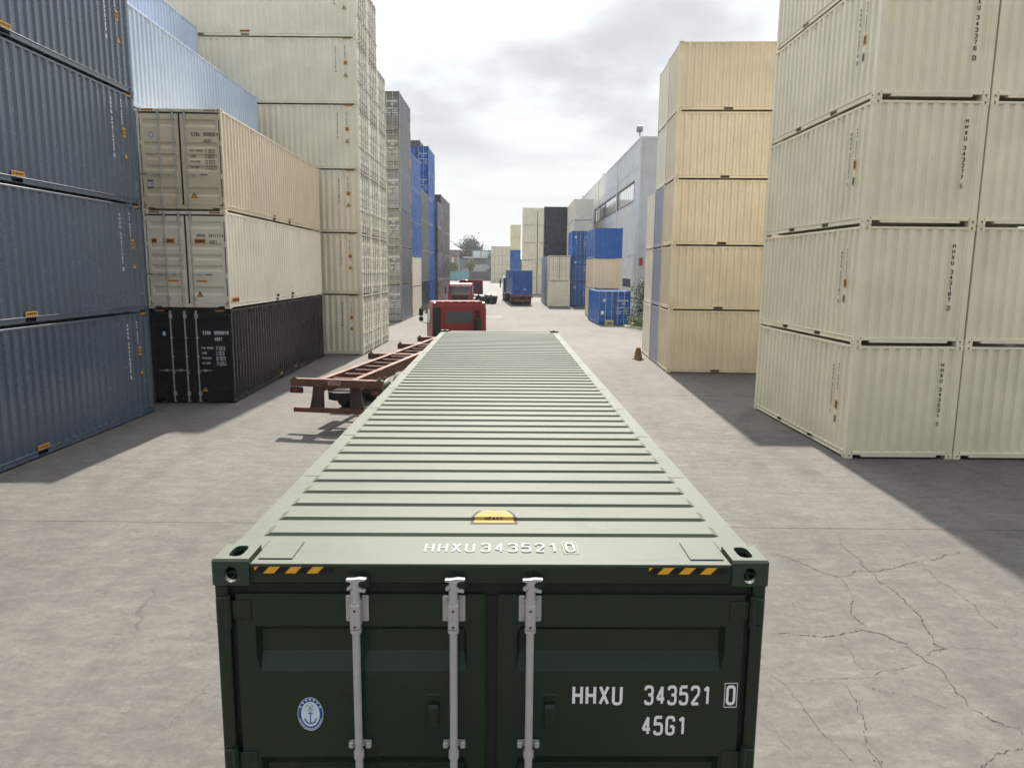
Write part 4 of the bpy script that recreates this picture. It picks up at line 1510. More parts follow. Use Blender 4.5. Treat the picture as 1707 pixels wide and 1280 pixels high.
# mixed forty-foot stack of three with doors towards the camera
L2 = (-10.9704, 21.9198, 1.82)
spec = [('black', 'EZBU', '900097', '8', M_WHITE, 'glossy black container with white lettering under the cream one, doors facing the camera'),
        ('white_cream', 'HHXU', '341111', 'A', M_INK, 'pale cream container with orange stickers between the beige and black ones'),
        ('beige', 'EZBU', '900050', '4', M_INK, 'beige container with dark lettering on top of the mixed stack of three')]
for k, (cl, own, num, chk, ink, lab) in enumerate(spec):
    t_ = container(lab, 'mixed stack of three with doors', place(L2[0], L2[1], k * HC, L2[2], L40, 'door'), L40, HC, cl, doors=True, rods=3,
                   rings=((1, [0.66 + 1.112 * q for q in range(10)]),), sides=(1,))
    z = HC
    decal(t_, 'number_lettering', lettering(own, 0.105, 0.76, 0.20).mesh('lettering', ink), frame_door(1.56, z - 0.78, -0.0155))
    decal(t_, 'number_lettering', lettering(num, 0.105, 0.74, 0.20).mesh('lettering', ink), frame_door(1.90, z - 0.78, -0.0155))
    decal(t_, 'number_lettering', lettering(chk, 0.105, 0.76, 0.20).mesh('lettering', ink), frame_door(2.28, z - 0.78, -0.0155))
    decal(t_, 'number_lettering', lettering('45G1', 0.105, 0.76, 0.20).mesh('lettering', ink), frame_door(1.90, z - 0.97, -0.0155))
    if k != 1:
        rows = ['MAX.GROSS', 'TARE', 'PAYLOAD', 'CU.CAP.']
        vals = [('32.500 KG', '71.650 LB'), ('3.700 KG', '8.160 LB'), ('28.800 KG', '63.490 LB'), ('76.4 CU.M', '2.700 CU.F')]
        for q in range(4):
            zz = z - 1.20 - 0.155 * q
            decal(t_, 'weight_lettering', m_text(('w', rows[q]), lambda: lettering(rows[q], 0.062, 0.85, 0.2), ink), frame_door(1.50, zz - 0.02, -0.0155))
            for j in (0, 1):
                decal(t_, 'weight_lettering', m_text(('w', vals[q][j]), lambda: lettering(vals[q][j], 0.05, 0.85, 0.2), ink), frame_door(1.93, zz + 0.01 - 0.07 * j, -0.0155))
    tris(t_, frame_door(1.55, 0.36, -0.015))
    me = m_stripes(0.30, 0.05, 4)
    decal(t_, 'hazard_tape', me, frame_door(0.18, HC - 0.085, -0.0125))
    decal(t_, 'hazard_tape', me, frame_door(W_ - 0.48, HC - 0.085, -0.0125))
    if k == 1:
        for xx, ww in ((0.21, 0.16), (0.55, 0.34), (1.47, 0.34)):
            decal(t_, 'orange_sticker', m_rect('osl', ww, 0.14, [M_ORANGE, M_INK], None, 1), frame_door(xx, z - 0.96, -0.0155))
        for xx in (0.62, 1.47):
            decal(t_, 'orange_sticker', m_rect('osl2', 0.32, 0.055, [M_ORANGE, M_INK], None, 0), frame_door(xx, 0.80, -0.012))
        decal(t_, 'orange_sticker', m_rect('osl3', 0.62, 0.15, [M_ORANGE, M_INK], None, 1), frame_x1(0.22, 0.18, -0.004))
        for p in pocket_centres(L40):
            decal(t_, 'pocket_sticker', m_rect('pkk', 0.34, 0.09, [M_INK, M_INK], None, 0), frame_x1(p - 0.17, 0.20, -0.004))
    else:
        m_ = MB()
        n = 24
        m_.face([(0.06 * math.cos(2 * math.pi * q / n), 0.082 * math.sin(2 * math.pi * q / n), 0) for q in range(n)], 0)
        m_.face([(0.045 * math.cos(2 * math.pi * q / n), 0.064 * math.sin(2 * math.pi * q / n), .001) for q in range(n)], 1)
        decal(t_, 'oval_badge', m_.mesh('oval_badge', [M_LOGOBLUE, M_LOGOPALE]), frame_door(0.40, z - 0.76, -0.0155))
        if k == 2:
            decal(t_, 'data_plate', m_rect('plt', 0.17, 0.24, [M_PURPLE, M_WHITE], None, 2), frame_door(0.21, 0.62, -0.0155))
        for p in pocket_centres(L40):
            decal(t_, 'pocket_sticker', m_rect('pkb', 0.26, 0.07, [M_ORANGE if k else M_YELLOW, M_INK], None, 1), frame_x1(p - 0.13, 0.185, -0.004))

# pale blue rows behind it
for row, n, x0 in ((0, 4, -11.02), (1, 5, -13.49)):
    for k in range(n):
        if k < 3 and row == 0:
            continue                                      # nothing of these can be seen
        if k < 4 and row == 1:
            continue
        z = k * HC
        t_ = container(('pale blue container showing above the beige one' if row == 0 else 'pale blue container one row back, highest beside the cream tower'),
                       'pale blue stacks', place(x0 - W_, 21.4, z, 1.82, L40, 'door'), L40, HC, 'sky_blue',
                       rings=((1, [0.66 + 1.112 * q for q in range(10)]),), sides=(1,))
for row, n, x0 in ((0, 3, -11.02), (1, 4, -13.49)):      # what carries them
    for k in range(n):
        t_ = container('pale blue container hidden low behind the mixed stack', 'hidden pale blue containers',
                       place(x0 - W_, 21.4, k * HC, 1.82, L40, 'door'), L40, HC, 'sky_blue', near=False, sides=(), pockets=())

# cream forty-foot tower, doors towards the aisle
for c_ in range(3):
    n = 6 if c_ < 2 else 5
    for k in range(n):
        row = ('front row of cream tower', 'middle row of cream tower', 'rear row of cream tower')[c_]
        t_ = container('cream container with aisle-facing doors, %s, %s' % (row, tier(k, n)), 'tall cream tower',
                       place(-7.20 - L40, 34.92 + c_ * 2.462, k * HC, 0.0, L40, 'side_door_right'), L40, HC, 'cream_cool',
                       doors=True, rods=4, rings=((0, [0.66 + 1.112 * q for q in range(10)]),) if c_ == 0 else (), sides=(0,) if c_ == 0 else ())
        if c_ == 0:
            vnum(t_, 'HHXU 34%04d [%d]' % (1210 + 37 * k, (k * 7) % 10), frame_x0(0.98, 2.52, -0.006), 0.072)
            vnum(t_, 'MAX GROSS', frame_x0(0.56, 2.56, -0.006), 0.055)
            decal(t_, 'orange_sticker', m_rect('osc', 0.15, 0.18, [M_ORANGE, M_YELLOW, M_INK], 0.014, 2), frame_x0(0.62, 1.72, -0.006))
            tris(t_, frame_x0(0.55, 1.20, -0.006))
            decal(t_, 'hazard_tape', m_stripes(0.34, 0.05, 4), frame_x0(0.62, HC - 0.073, -0.0065))
            if k == 5:
                decal(t_, 'pocket_sticker', m_rect('pkc', 0.46, 0.09, [M_ORANGE, M_INK], None, 1), frame_x0(pocket_centres(L40)[0] + 0.23, 0.20, -0.004))
        for q in range(4):
            rows = ['MAX.GROSS', 'TARE', 'PAYLOAD', 'CU.CAP.'][q]
            decal(t_, 'weight_lettering', m_text(('w', rows), lambda: lettering(rows, 0.062, 0.85, 0.2), M_INK), frame_door(1.50, HC - 1.22 - 0.155 * q, -0.0155))
        decal(t_, 'number_lettering', m_text(('cn', k), lambda: lettering('HHXU 34%04d' % (1210 + 37 * k), 0.105, 0.80, 0.16), M_INK), frame_door(1.50, HC - 0.78, -0.0155))

# ------------------------------------------------------------------ far row beyond the cream tower
def far_box(label, group, x, y, z, yaw, L, H, cl, face, doors=False, rods=4, text=False, sticker=False):
    t_ = container(label, group, place(x, y, z, yaw, L, face), L, H, cl, near=False, doors=doors, rods=rods, sides=(), pockets=())
    if text:
        ink = M_WHITE
        decal(t_, 'number_lettering', m_text(('fn',), lambda: lettering('HHXU 340210', 0.13, 0.80, 0.2), ink), frame_door(1.42, H - 0.80, -0.012))
        decal(t_, 'number_lettering', m_text(('fn2',), lambda: lettering('22G1', 0.13, 0.80, 0.2), ink), frame_door(1.75, H - 1.02, -0.012))
        for q in range(4):
            decal(t_, 'weight_lettering', m_text(('fw', q), lambda: lettering(['MAX.GROSS', 'TARE', 'PAYLOAD', 'CU.CAP.'][q], 0.085, 0.85, 0.24), ink), frame_door(1.36, H - 1.30 - 0.155 * q, -0.012))
            decal(t_, 'weight_lettering', m_text(('fv', q), lambda: lettering(['30.480 KG', '2.200 KG', '28.280 KG', '33.2 CU.M'][q], 0.07, 0.85, 0.24), ink), frame_door(1.90, H - 1.30 - 0.155 * q, -0.012))
    return t_


XR = -8.72            # aisle face of the row
YL = 0.0
for k in range(6):
    t_ = far_box('dark grey container with white door lettering, %s of six' % tier(k, 6), 'dark grey stack of six',
                 XR - W_, 57.4, k * HC, 0, L20, HC, 'grey' if k % 3 else 'grey_blue', 'door', True, 4, True)
    decal(t_, 'yellow_sticker', m_rect('ysf', 0.28, 0.8, [M_YELLOW, M_INK], None, 0), frame_x1(L20 - 0.55, 0.9, -0.004))
z = 0
for k, (cl, h) in enumerate([('white_cream', HS), ('white_cream', HS), ('blue', HC), ('blue', HC), ('blue', HC)]):
    lab = ('off-white container, %s, next to the dark grey stack' % ('on the ground' if k == 0 else 'second up')) if k < 2 else \
          ('bright blue container, %s, on two off-white ones' % ORD[k])
    far_box(lab, 'second stack of the far row', XR - W_, 63.75, z, 0, L20, h, cl, 'door')
    z += h
z = 0
for k, cl in enumerate(['dark_navy', 'grey_blue', 'grey', 'grey']):
    far_box('%s container, %s, in the low stack between two blue stacks' % ({'dark_navy': 'dark navy', 'grey_blue': 'blue grey', 'grey': 'grey'}[cl], tier(k, 4)),
            'third stack of the far row', XR - W_, 70.1, k * HC, 0, L20, HC, cl, 'door')
z = 0
for k, h in enumerate([HC, HC, HC, HS, HS, HS]):
    far_box('bright blue container with white rods, %s of the tall blue stack' % tier(k, 6), 'tall blue stack', XR - W_, 76.4, z, 0, L20, h, 'blue', 'door', True, 4, k > 3)
    z += h
for k in range(7):
    if k < 5:
        continue
    far_box('brown container peeking over the tall blue stack, %s' % ('top' if k == 6 else 'one below the top'), 'brown stack behind the blue', -10.4 - W_, 83.0, k * HS, 0, L20, HS, 'brown', 'door')
for k in range(5):
    far_box('brown container in the stack behind the tall blue one, %s' % tier(k, 7), 'brown stack behind the blue', -10.4 - W_, 83.0, k * HS, 0, L20, HS, 'brown', 'door')
for k in range(4):
    far_box('grey brown container, %s, just past the tall blue stack' % tier(k, 4), 'fifth stack of the far row', XR - W_ + 0.25, 82.8, k * HC, 0, L20, HC, 'grey' if k % 2 else 'brown', 'door')
for s_, (yy, n) in enumerate(((89.1, 5), (95.3, 5))):
    for k in range(n):
        far_box('dull brown container, %s, %s' % (tier(k, n), 'last stack of the far row' if s_ else 'last stack but one of the far row'), 'brown stacks ending the far row',
                XR - W_, yy, k * (HC if k < 4 else HS), 0, L20, HC if k < 4 else HS, 'brown', 'door')

# ------------------------------------------------------------------ containers beside the warehouse
t_ = far_box('blue container on the ground with white rods, doors facing the camera, by the shrub', None, 6.70, 56.4, 0, 2.2, L20, HS, 'blue', 'door', True, 4, True)
decal(t_, 'round_sticker', m_rect('rs1', 0.14, 0.17, [M_WHITE, M_INK], None, 0), frame_door(0.32, HS - 0.80, -0.012))
decal(t_, 'white_sticker', m_rect('rs2', 0.22, 0.26, [M_WHITE, M_INK], None, 0), frame_door(0.15, 0.80, -0.012))
for k, cl in enumerate(['tan', 'tan', 'blue']):
    t_ = far_box('%s container, %s of three, behind the grounded blue one' % (('tan' if k < 2 else 'blue'), tier(k, 3)), 'three-high stack by the warehouse',
                 6.95, 63.4, k * HS, 0.6, L20, HS, cl, 'end')
for k in range(3):
    t_ = far_box('deep blue container with round badge, %s of the blue door column' % tier(k, 3), 'blue door column', 6.85, 86.0, k * HC, 0, L20, HC, 'blue', 'door', True, 4, True)
    decal(t_, 'round_sticker', m_rect('rs1b', 0.22, 0.26, [M_WHITE, M_INK], None, 0), frame_door(0.34, HC - 0.85, -0.012))
for k in range(2):
    far_box('cream container %s of the two-high stack beside the blue column' % ('bottom' if k == 0 else 'top'), 'two-high cream stack', 4.08, 83.6, k * HC, -0.4, L20, HC, 'cream_cool', 'door' if k else 'end', k == 1, 4)
for k in range(2):
    far_box('slate container %s, right behind the two-high cream stack' % ('bottom' if k == 0 else 'top'), 'two-high slate stack', 3.95, 90.0, k * HC, 0, L40, HC, 'slate_blue', 'end')
for k in range(5):
    far_box('dark navy container side-on, %s of its five' % tier(k, 5), 'dark navy stack', 4.35, 104.5, k * HS, 0, L20, HS, 'dark_navy', 'side_door_right')
for s_ in range(3):
    for k in range(5):
        far_box('pale cream container by the warehouse wall, %s of five, %s' % (tier(k, 5), ('first column', 'second column', 'third column')[s_]), 'tall cream columns by the wall',
                7.55, 93.2 + s_ * 6.3, k * HS, 0, L20, HS, 'cream_cool', 'end')
for s_ in range(2):
    for k in range(5):
        far_box('cream container end, %s of five, %s far down the yard' % (tier(k, 5), 'outer column' if s_ == 0 else 'inner column'), 'five-high cream columns',
                1.55 + s_ * 2.6, 125.0, k * HC, 0, L20, HC, 'cream_cool', 'end')
for k, (cl, h) in enumerate([('blue', HC), ('blue', HC), ('blue', HC), ('cream', HC), ('cream', HC)]):
    far_box('%s container in the distant slim stack, %s' % ('blue' if k < 3 else 'cream', tier(k, 5)), 'distant slim stack', -0.72, 172.0, k * HC, 0, L20, h, cl, 'end' if k != 4 else 'end')
for s_ in range(3):
    for k in range(4):
        far_box('faint cream container across the end of the yard, %s, %s' % (tier(k, 4), ('outer column', 'middle column', 'inner column')[s_]), 'cream stacks across the yard end',
                -7.2 + s_ * 2.46, 238.0, k * HC, 0, L20, HC, 'cream', 'door', True, 4)

# ------------------------------------------------------------------ warehouse
wh = thing('warehouse', 'pale grey clad warehouse with a long strip window and flat parapet', 'building', (11.5, 68.2, 0))
LY, HW, LX = 92.0, 16.1, 30.0
mb = MB()
ys = [(0.0, 0.0)]
y = 0.35
while y < LY - 0.4:
    ys += [(y, 0.0), (y + 0.03, 0.035), (y + 0.07, 0.035), (y + 0.10, 0.0)]
    y += 0.9
ys.append((LY, 0.0))
WY0, WY1, WZ0, WZ1 = 3.0, 36.5, 10.75, 12.6
LW = [(3.0, 9.0, 2.45, 3.45), (12.0, 14.0, 2.4, 3.6)]


def wall_strip(z0, z1, ya, yb):
    for (a, da), (b, db) in zip(ys[:-1], ys[1:]):
        if b <= ya or a >= yb:
            continue
        a2, b2 = max(a, ya), min(b, yb)
        mb.face([(-da, a2, z0), (-db, b2, z0), (-db, b2, z1), (-da, a2, z1)])


wall_strip(0, 2.45, 0, LY)
wall_strip(2.45, 3.45, 0, 3.0)
wall_strip(2.45, 3.45, 9.0, LY)
wall_strip(3.45, WZ0, 0, LY)
wall_strip(WZ0, WZ1, 0, WY0)
wall_strip(WZ0, WZ1, WY1, LY)
wall_strip(WZ1, HW, 0, LY)
mb.build('wall', M_CLAD, wh)
mb = MB()
x = 0.3
mb.face([(0, 0, 0), (LX, 0, 0), (LX, 0, HW), (0, 0, HW)])
while x < LX:
    mb.box(x, x + 0.06, -0.03, -0.002, 0.02, HW - 0.02)
    x += 0.5
mb.build('wall', M_CLAD2, wh)
mb = MB()
mb.box(0.1, LX, 0.1, LY, HW - 0.5, HW - 0.3)
mb.box(-0.06, 0.10, -0.06, LY, HW - 0.10, HW + 0.06)
mb.box(0.101, LX, -0.06, 0.10, HW - 0.10, HW + 0.06)
mb.build('roof', M_CLAD, wh)
mb = MB()
mb.box(-0.075, 0.06, -0.075, 0.06, 0.0, HW - 0.11)
mb.build('corner_trim', M_CLAD, wh)
for yy in (14.0, 32.0, 50.0, 68.0):
    m_ = MB()
    m_.cyl((-0.14, yy, 0.2), (-0.14, yy, HW - 0.4), 0.07, n=8)
    m_.box(-0.24, -0.04, yy - 0.12, yy + 0.12, HW - 0.45, HW - 0.12)
    m_.build('downpipe', M_TRIM, wh)
for zz in (4.2, 9.6, 13.6):
    m_ = MB()
    m_.box(-0.050, -0.036, 0.1, LY, zz, zz + 0.035)
    m_.build('cladding_seam', M_CLAD2, wh)
# strip window: three bays of panes
nb = 3
for b in range(nb):
    a0 = WY0 + (WY1 - WY0) * b / nb
    a1 = WY0 + (WY1 - WY0) * (b + 1) / nb
    m_ = MB()
    m_.box(-0.03, 0.10, a0, a0 + 0.16, WZ0, WZ1)
    m_.box(-0.05, 0.10, a1 - 0.10, a1, WZ0, WZ1)
    m_.box(-0.05, 0.10, a0 + 0.16, a1 - 0.10, WZ0 - 0.06, WZ0 + 0.05)
    m_.box(-0.09, 0.10, a0 + 0.16, a1 - 0.10, WZ1 - 0.10, WZ1 + 0.03)
    wn = m_.build('window', M_MULL, wh)
    npn = 9
    for p in range(npn):
        p0 = a0 + 0.16 + (a1 - a0 - 0.26) * p / npn
        p1 = a0 + 0.16 + (a1 - a0 - 0.26) * (p + 1) / npn
        m_ = MB()
        m_.box(0.02, 0.05, p0 + 0.04, p1 - 0.04, WZ0 + 0.05, WZ1 - 0.10)
        m_.build('pane', M_PANE if b < 2 else M_PANED, wn)
        m_ = MB()
        m_.box(0.012, 0.06, p1 - 0.03, p1 + 0.03, WZ0 + 0.05, WZ1 - 0.10)
        m_.build('glazing_bar', M_MULL, wn)
m_ = MB()
m_.box(-0.06, 0.06, 3.0, 3.12, 2.45, 3.45)
m_.box(-0.06, 0.06, 8.88, 9.0, 2.45, 3.45)
m_.box(-0.06, 0.06, 3.12, 8.88, 2.45, 2.53)
m_.box(-0.06, 0.06, 3.12, 8.88, 3.37, 3.45)
wn = m_.build('window', M_TRIM, wh)
for p in range(6):
    m_ = MB()
    m_.box(0.0, 0.03, 3.14 + 0.96 * p, 3.14 + 0.96 * p + 0.9, 2.53, 3.37)
    m_.build('pane', M_PANED, wn)
# floodlight on the corner, wall camera, fire box
fl = MB()
fl.cyl((0, 0, 0), (0, 0, 0.4), 0.06, n=8)
fl.cyl((-0.20, -0.05, 0.62), (0.22, -0.16, 0.62), 0.34, 0.28, n=18)
fl.cyl((-0.32, -0.02, 0.62), (-0.20, -0.05, 0.62), 0.20, 0.34, n=18)
o = fl.build('floodlight', plain('floodlight_grey', (0.30, 0.31, 0.31), 0.5))
o.location = (11.35, 68.25, HW + 0.06)
tag(o, 'round grey floodlight on a short post at the warehouse roof corner', 'floodlight')
fb = MB()
fb.box(-0.15, 0.15, -0.16, -0.032, -0.34, 0.34, ch=0.02)
o = fb.build('fire_alarm_box', M_FIRERED)
o.location = (11.85, 68.2, 5.0)
tag(o, 'small red box fixed to the warehouse corner', 'alarm box')
cm_ = MB()
cm_.box(-0.6, -0.04, -0.03, 0.03, 0.10, 0.16)
cm_.box(-0.75, -0.45, -0.10, 0.10, -0.06, 0.099, ch=0.02)
o = cm_.build('wall_camera', M_TRIM)
o.location = (11.5, 69.6, 5.5)
tag(o, 'white camera on a bracket low on the warehouse wall', 'camera')
for k, yy in enumerate((96.2, 124.0)):
    v_ = MB()
    v_.cyl((0, 0, 0), (0, 0, 0.35), 0.22, n=10)
    v_.cyl((0, 0, 0.35), (0, 0, 0.55), 0.38, 0.10, n=10)
    o = v_.build('roof_vent', M_CLAD)
    o.location = (11.6, yy, HW + 0.055)
    tag(o, 'small vent cap on the warehouse parapet, %s' % ('nearer one' if k == 0 else 'farther one'), 'vent', 'warehouse roof vents')


# ------------------------------------------------------------------ wheels, trailer, tractor
def wheel(parent, x, y, r=0.50, wd=0.28, s=1):
    tx = MB()
    n = 24
    prof = [(-wd / 2, r * 0.58), (-wd / 2, r * 0.93), (-wd / 2 + 0.05, r), (wd / 2 - 0.05, r), (wd / 2, r * 0.93), (wd / 2, r * 0.58)]
    rings = [[(px_, rr * math.cos(2 * math.pi * k / n), rr * math.sin(2 * math.pi * k / n)) for k in range(n)] for px_, rr in prof]
    tx.loft(rings, caps=False, smooth=True)
    w_ = cached(('tyre', r, wd), lambda: tx.mesh('tyre', M_TYRE))
    def rim():
        q = MB()
        q.cyl((wd * 0.30, 0, 0), (wd * 0.34, 0, 0), r * 0.58, n=20)
        q.cyl((wd * 0.34, 0, 0), (wd * 0.52, 0, 0), r * 0.24, n=12)
        q.cyl((-wd * 0.34, 0, 0), (-wd * 0.30, 0, 0), r * 0.58, n=20)
        for k in range(8):
            a = 2 * math.pi * k / 8
            q.cyl((wd * .34, r * .40 * math.cos(a), r * .40 * math.sin(a)), (wd * .40, r * .40 * math.cos(a), r * .40 * math.sin(a)), 0.02, n=6)
        return q.mesh('rim', plain('rim_steel', (0.30, 0.29, 0.27), 0.5, 0.3))
    o = part('wheel', w_, parent, Matrix.Translation((x, y, r)) @ Matrix.Diagonal((s, 1, 1, 1)))
    part('rim', cached(('rim', r, wd), rim), o)
    return o


def trailer(label, group, loc, rz, mat, axles=(3.4, 4.7), LT=12.25, zt=1.35):
    t_ = thing('container_trailer', label, 'trailer', loc, rz, group)
    for s_ in (-1, 1):
        m_ = MB()
        xc = s_ * 0.43
        m_.box(xc - 0.07, xc + 0.07, 0.16, LT, zt - 0.03, zt - 0.005)
        m_.box(xc - 0.010, xc + 0.010, 0.16, LT, zt - 0.30, zt - 0.03)
        m_.box(xc - 0.07, xc + 0.07, 0.16, LT, zt - 0.325, zt - 0.30)
        m_.build('main_beam', mat, t_)
    yb = 0.75
    while yb < LT - 0.4:
        m_ = MB()
        m_.box(-0.36, 0.36, yb - 0.04, yb + 0.04, zt - 0.20, zt - 0.06)
        m_.build('cross_member', mat, t_)
        yb += 0.82
    for yb, zz in ((0.0, zt), (5.85, zt - 0.01), (9.15, zt - 0.01), (11.9, zt)):
        m_ = MB()
        m_.box(-1.22, 1.22, yb, yb + 0.18, zz - 0.20, zz, ch=0.012)
        if yb > 0:
            pass
        bo = m_.build('bolster', mat, t_)
        for s_ in (-1, 1):
            q = MB()
            q.box(-0.055, 0.055, -0.05, 0.05, 0.0, 0.03)
            q.cyl((0, 0, 0.03), (0, 0, 0.07), 0.035, 0.022, n=8)
            part('twist_lock', cached(('twl', mat.name), lambda: q.mesh('twist_lock', M_CHASSIS)), bo, Matrix.Translation((s_ * 1.13, yb + 0.08, zz)))
    # rear under-run guard on two plates, lamps, plate and spare box
    for s_ in (-1, 1):
        m_ = MB()
        m_.ext([(s_ * 0.62, zt - 0.17), (s_ * 0.36, zt - 0.17), (s_ * 0.36, 0.62), (s_ * 0.43, 0.50), (s_ * 0.80, 0.50), (s_ * 0.72, 0.62), (s_ * 0.66, 0.90)], 0.04, 0.12, 'y')
        m_.build('guard_bracket', M_GRIME, t_)
        q = MB()
        q.box(s_ * 1.08 - 0.17, s_ * 1.08 + 0.17, 0.02, 0.10, zt - 0.38, zt - 0.23, ch=0.015)
        lb = q.build('lamp_housing', M_CHASSIS, t_)
        for k, mm in enumerate((M_LAMP, M_LAMPA, M_LAMP)):
            q = MB()
            q.box(s_ * 1.08 - 0.15 + k * 0.102, s_ * 1.08 - 0.065 + k * 0.102, 0.008, 0.02, zt - 0.345, zt - 0.275)
            q.build('tail_lamp', mm, lb)
    m_ = MB()
    m_.box(-1.16, 1.16, 0.0, 0.10, 0.48, 0.60, ch=0.012)
    m_.build('rear_guard', mat, t_)
    for xx, yy in ((-0.62, 1.2), (0.62, 1.3), (0.64, 7.2)):
        q = MB()
        q.cyl((xx, yy, zt - 0.42), (xx, yy + 0.9, zt - 0.42), 0.13, n=14)
        q.box(xx - 0.02, xx + 0.02, yy + 0.1, yy + 0.14, zt - 0.42, zt - 0.20)
        q.box(xx - 0.02, xx + 0.02, yy + 0.7, yy + 0.74, zt - 0.42, zt - 0.20)
        q.build('air_tank', M_CHASSIS, t_)
    q = MB()
    q.path([(-0.30, 0.3, zt - 0.12), (-0.10, 1.2, zt - 0.22), (0.16, 2.4, zt - 0.14), (0.05, 4.2, zt - 0.24), (0.22, 6.5, zt - 0.15), (0.0, 9.5, zt - 0.2)], 0.022, 6)
    q.build('air_hose', M_CHASSIS, t_)
    q = MB()
    q.cyl((0, 0.55, 0.78), (0, 0.55, 0.98), 0.40, n=18)
    q.build('spare_tyre', M_TYRE, t_)
    m_ = MB()
    m_.box(-0.30, 0.30, -0.008, -0.001, zt - 0.15, zt - 0.02)
    m_.build('number_plate', mat, t_)
    # faded plate lettering on the bolster
    pl = lettering('8552', 0.11, 1.1, 0.16)
    part('plate_lettering', pl.mesh('lettering', plain('faded_white', (0.52, 0.42, 0.36))), t_, Matrix(((1, 0, 0, -0.20), (0, 0, -1, -0.010), (0, 1, 0, zt - 0.14), (0, 0, 0, 1))))
    for ya in axles:
        for s_ in (-1, 1):
            mm = MB()
            pts = [(0.60 * math.cos(R(a)), 0.60 * math.sin(R(a))) for a in range(35, 146, 11)]
            inn = [(0.575 * math.cos(R(a)), 0.575 * math.sin(R(a))) for a in range(145, 34, -11)]
            mm.ext([(ya + p[0], 0.50 + p[1]) for p in pts + inn], s_ * 0.56, s_ * 1.20, 'x')
            mm.build('mudguard', M_DUSTY, t_)
        m_ = MB()
        m_.cyl((-0.95, ya, 0.5), (0.95, ya, 0.5), 0.075, n=10)
        m_.box(-0.50, -0.36, ya - 0.5, ya + 0.5, 0.60, 0.70)
        m_.box(0.36, 0.50, ya - 0.5, ya + 0.5, 0.60, 0.70)
        m_.build('axle', M_CHASSIS, t_)
        for s_ in (-1, 1):
            wheel(t_, s_ * 1.04, ya, 0.50, 0.30, s_)
            wheel(t_, s_ * 0.72, ya, 0.50, 0.28, s_)
    m_ = MB()
    for s_ in (-1, 1):
        m_.box(s_ * 0.62 - 0.07, s_ * 0.62 + 0.07, 9.6, 9.76, 0.35, zt - 0.32)
        m_.box(s_ * 0.62 - 0.14, s_ * 0.62 + 0.14, 9.55, 9.81, 0.30, 0.35)
    m_.box(-0.6, 0.6, 9.64, 9.72, 0.85, 0.93)
    m_.build('landing_leg', M_CHASSIS, t_)
    return t_


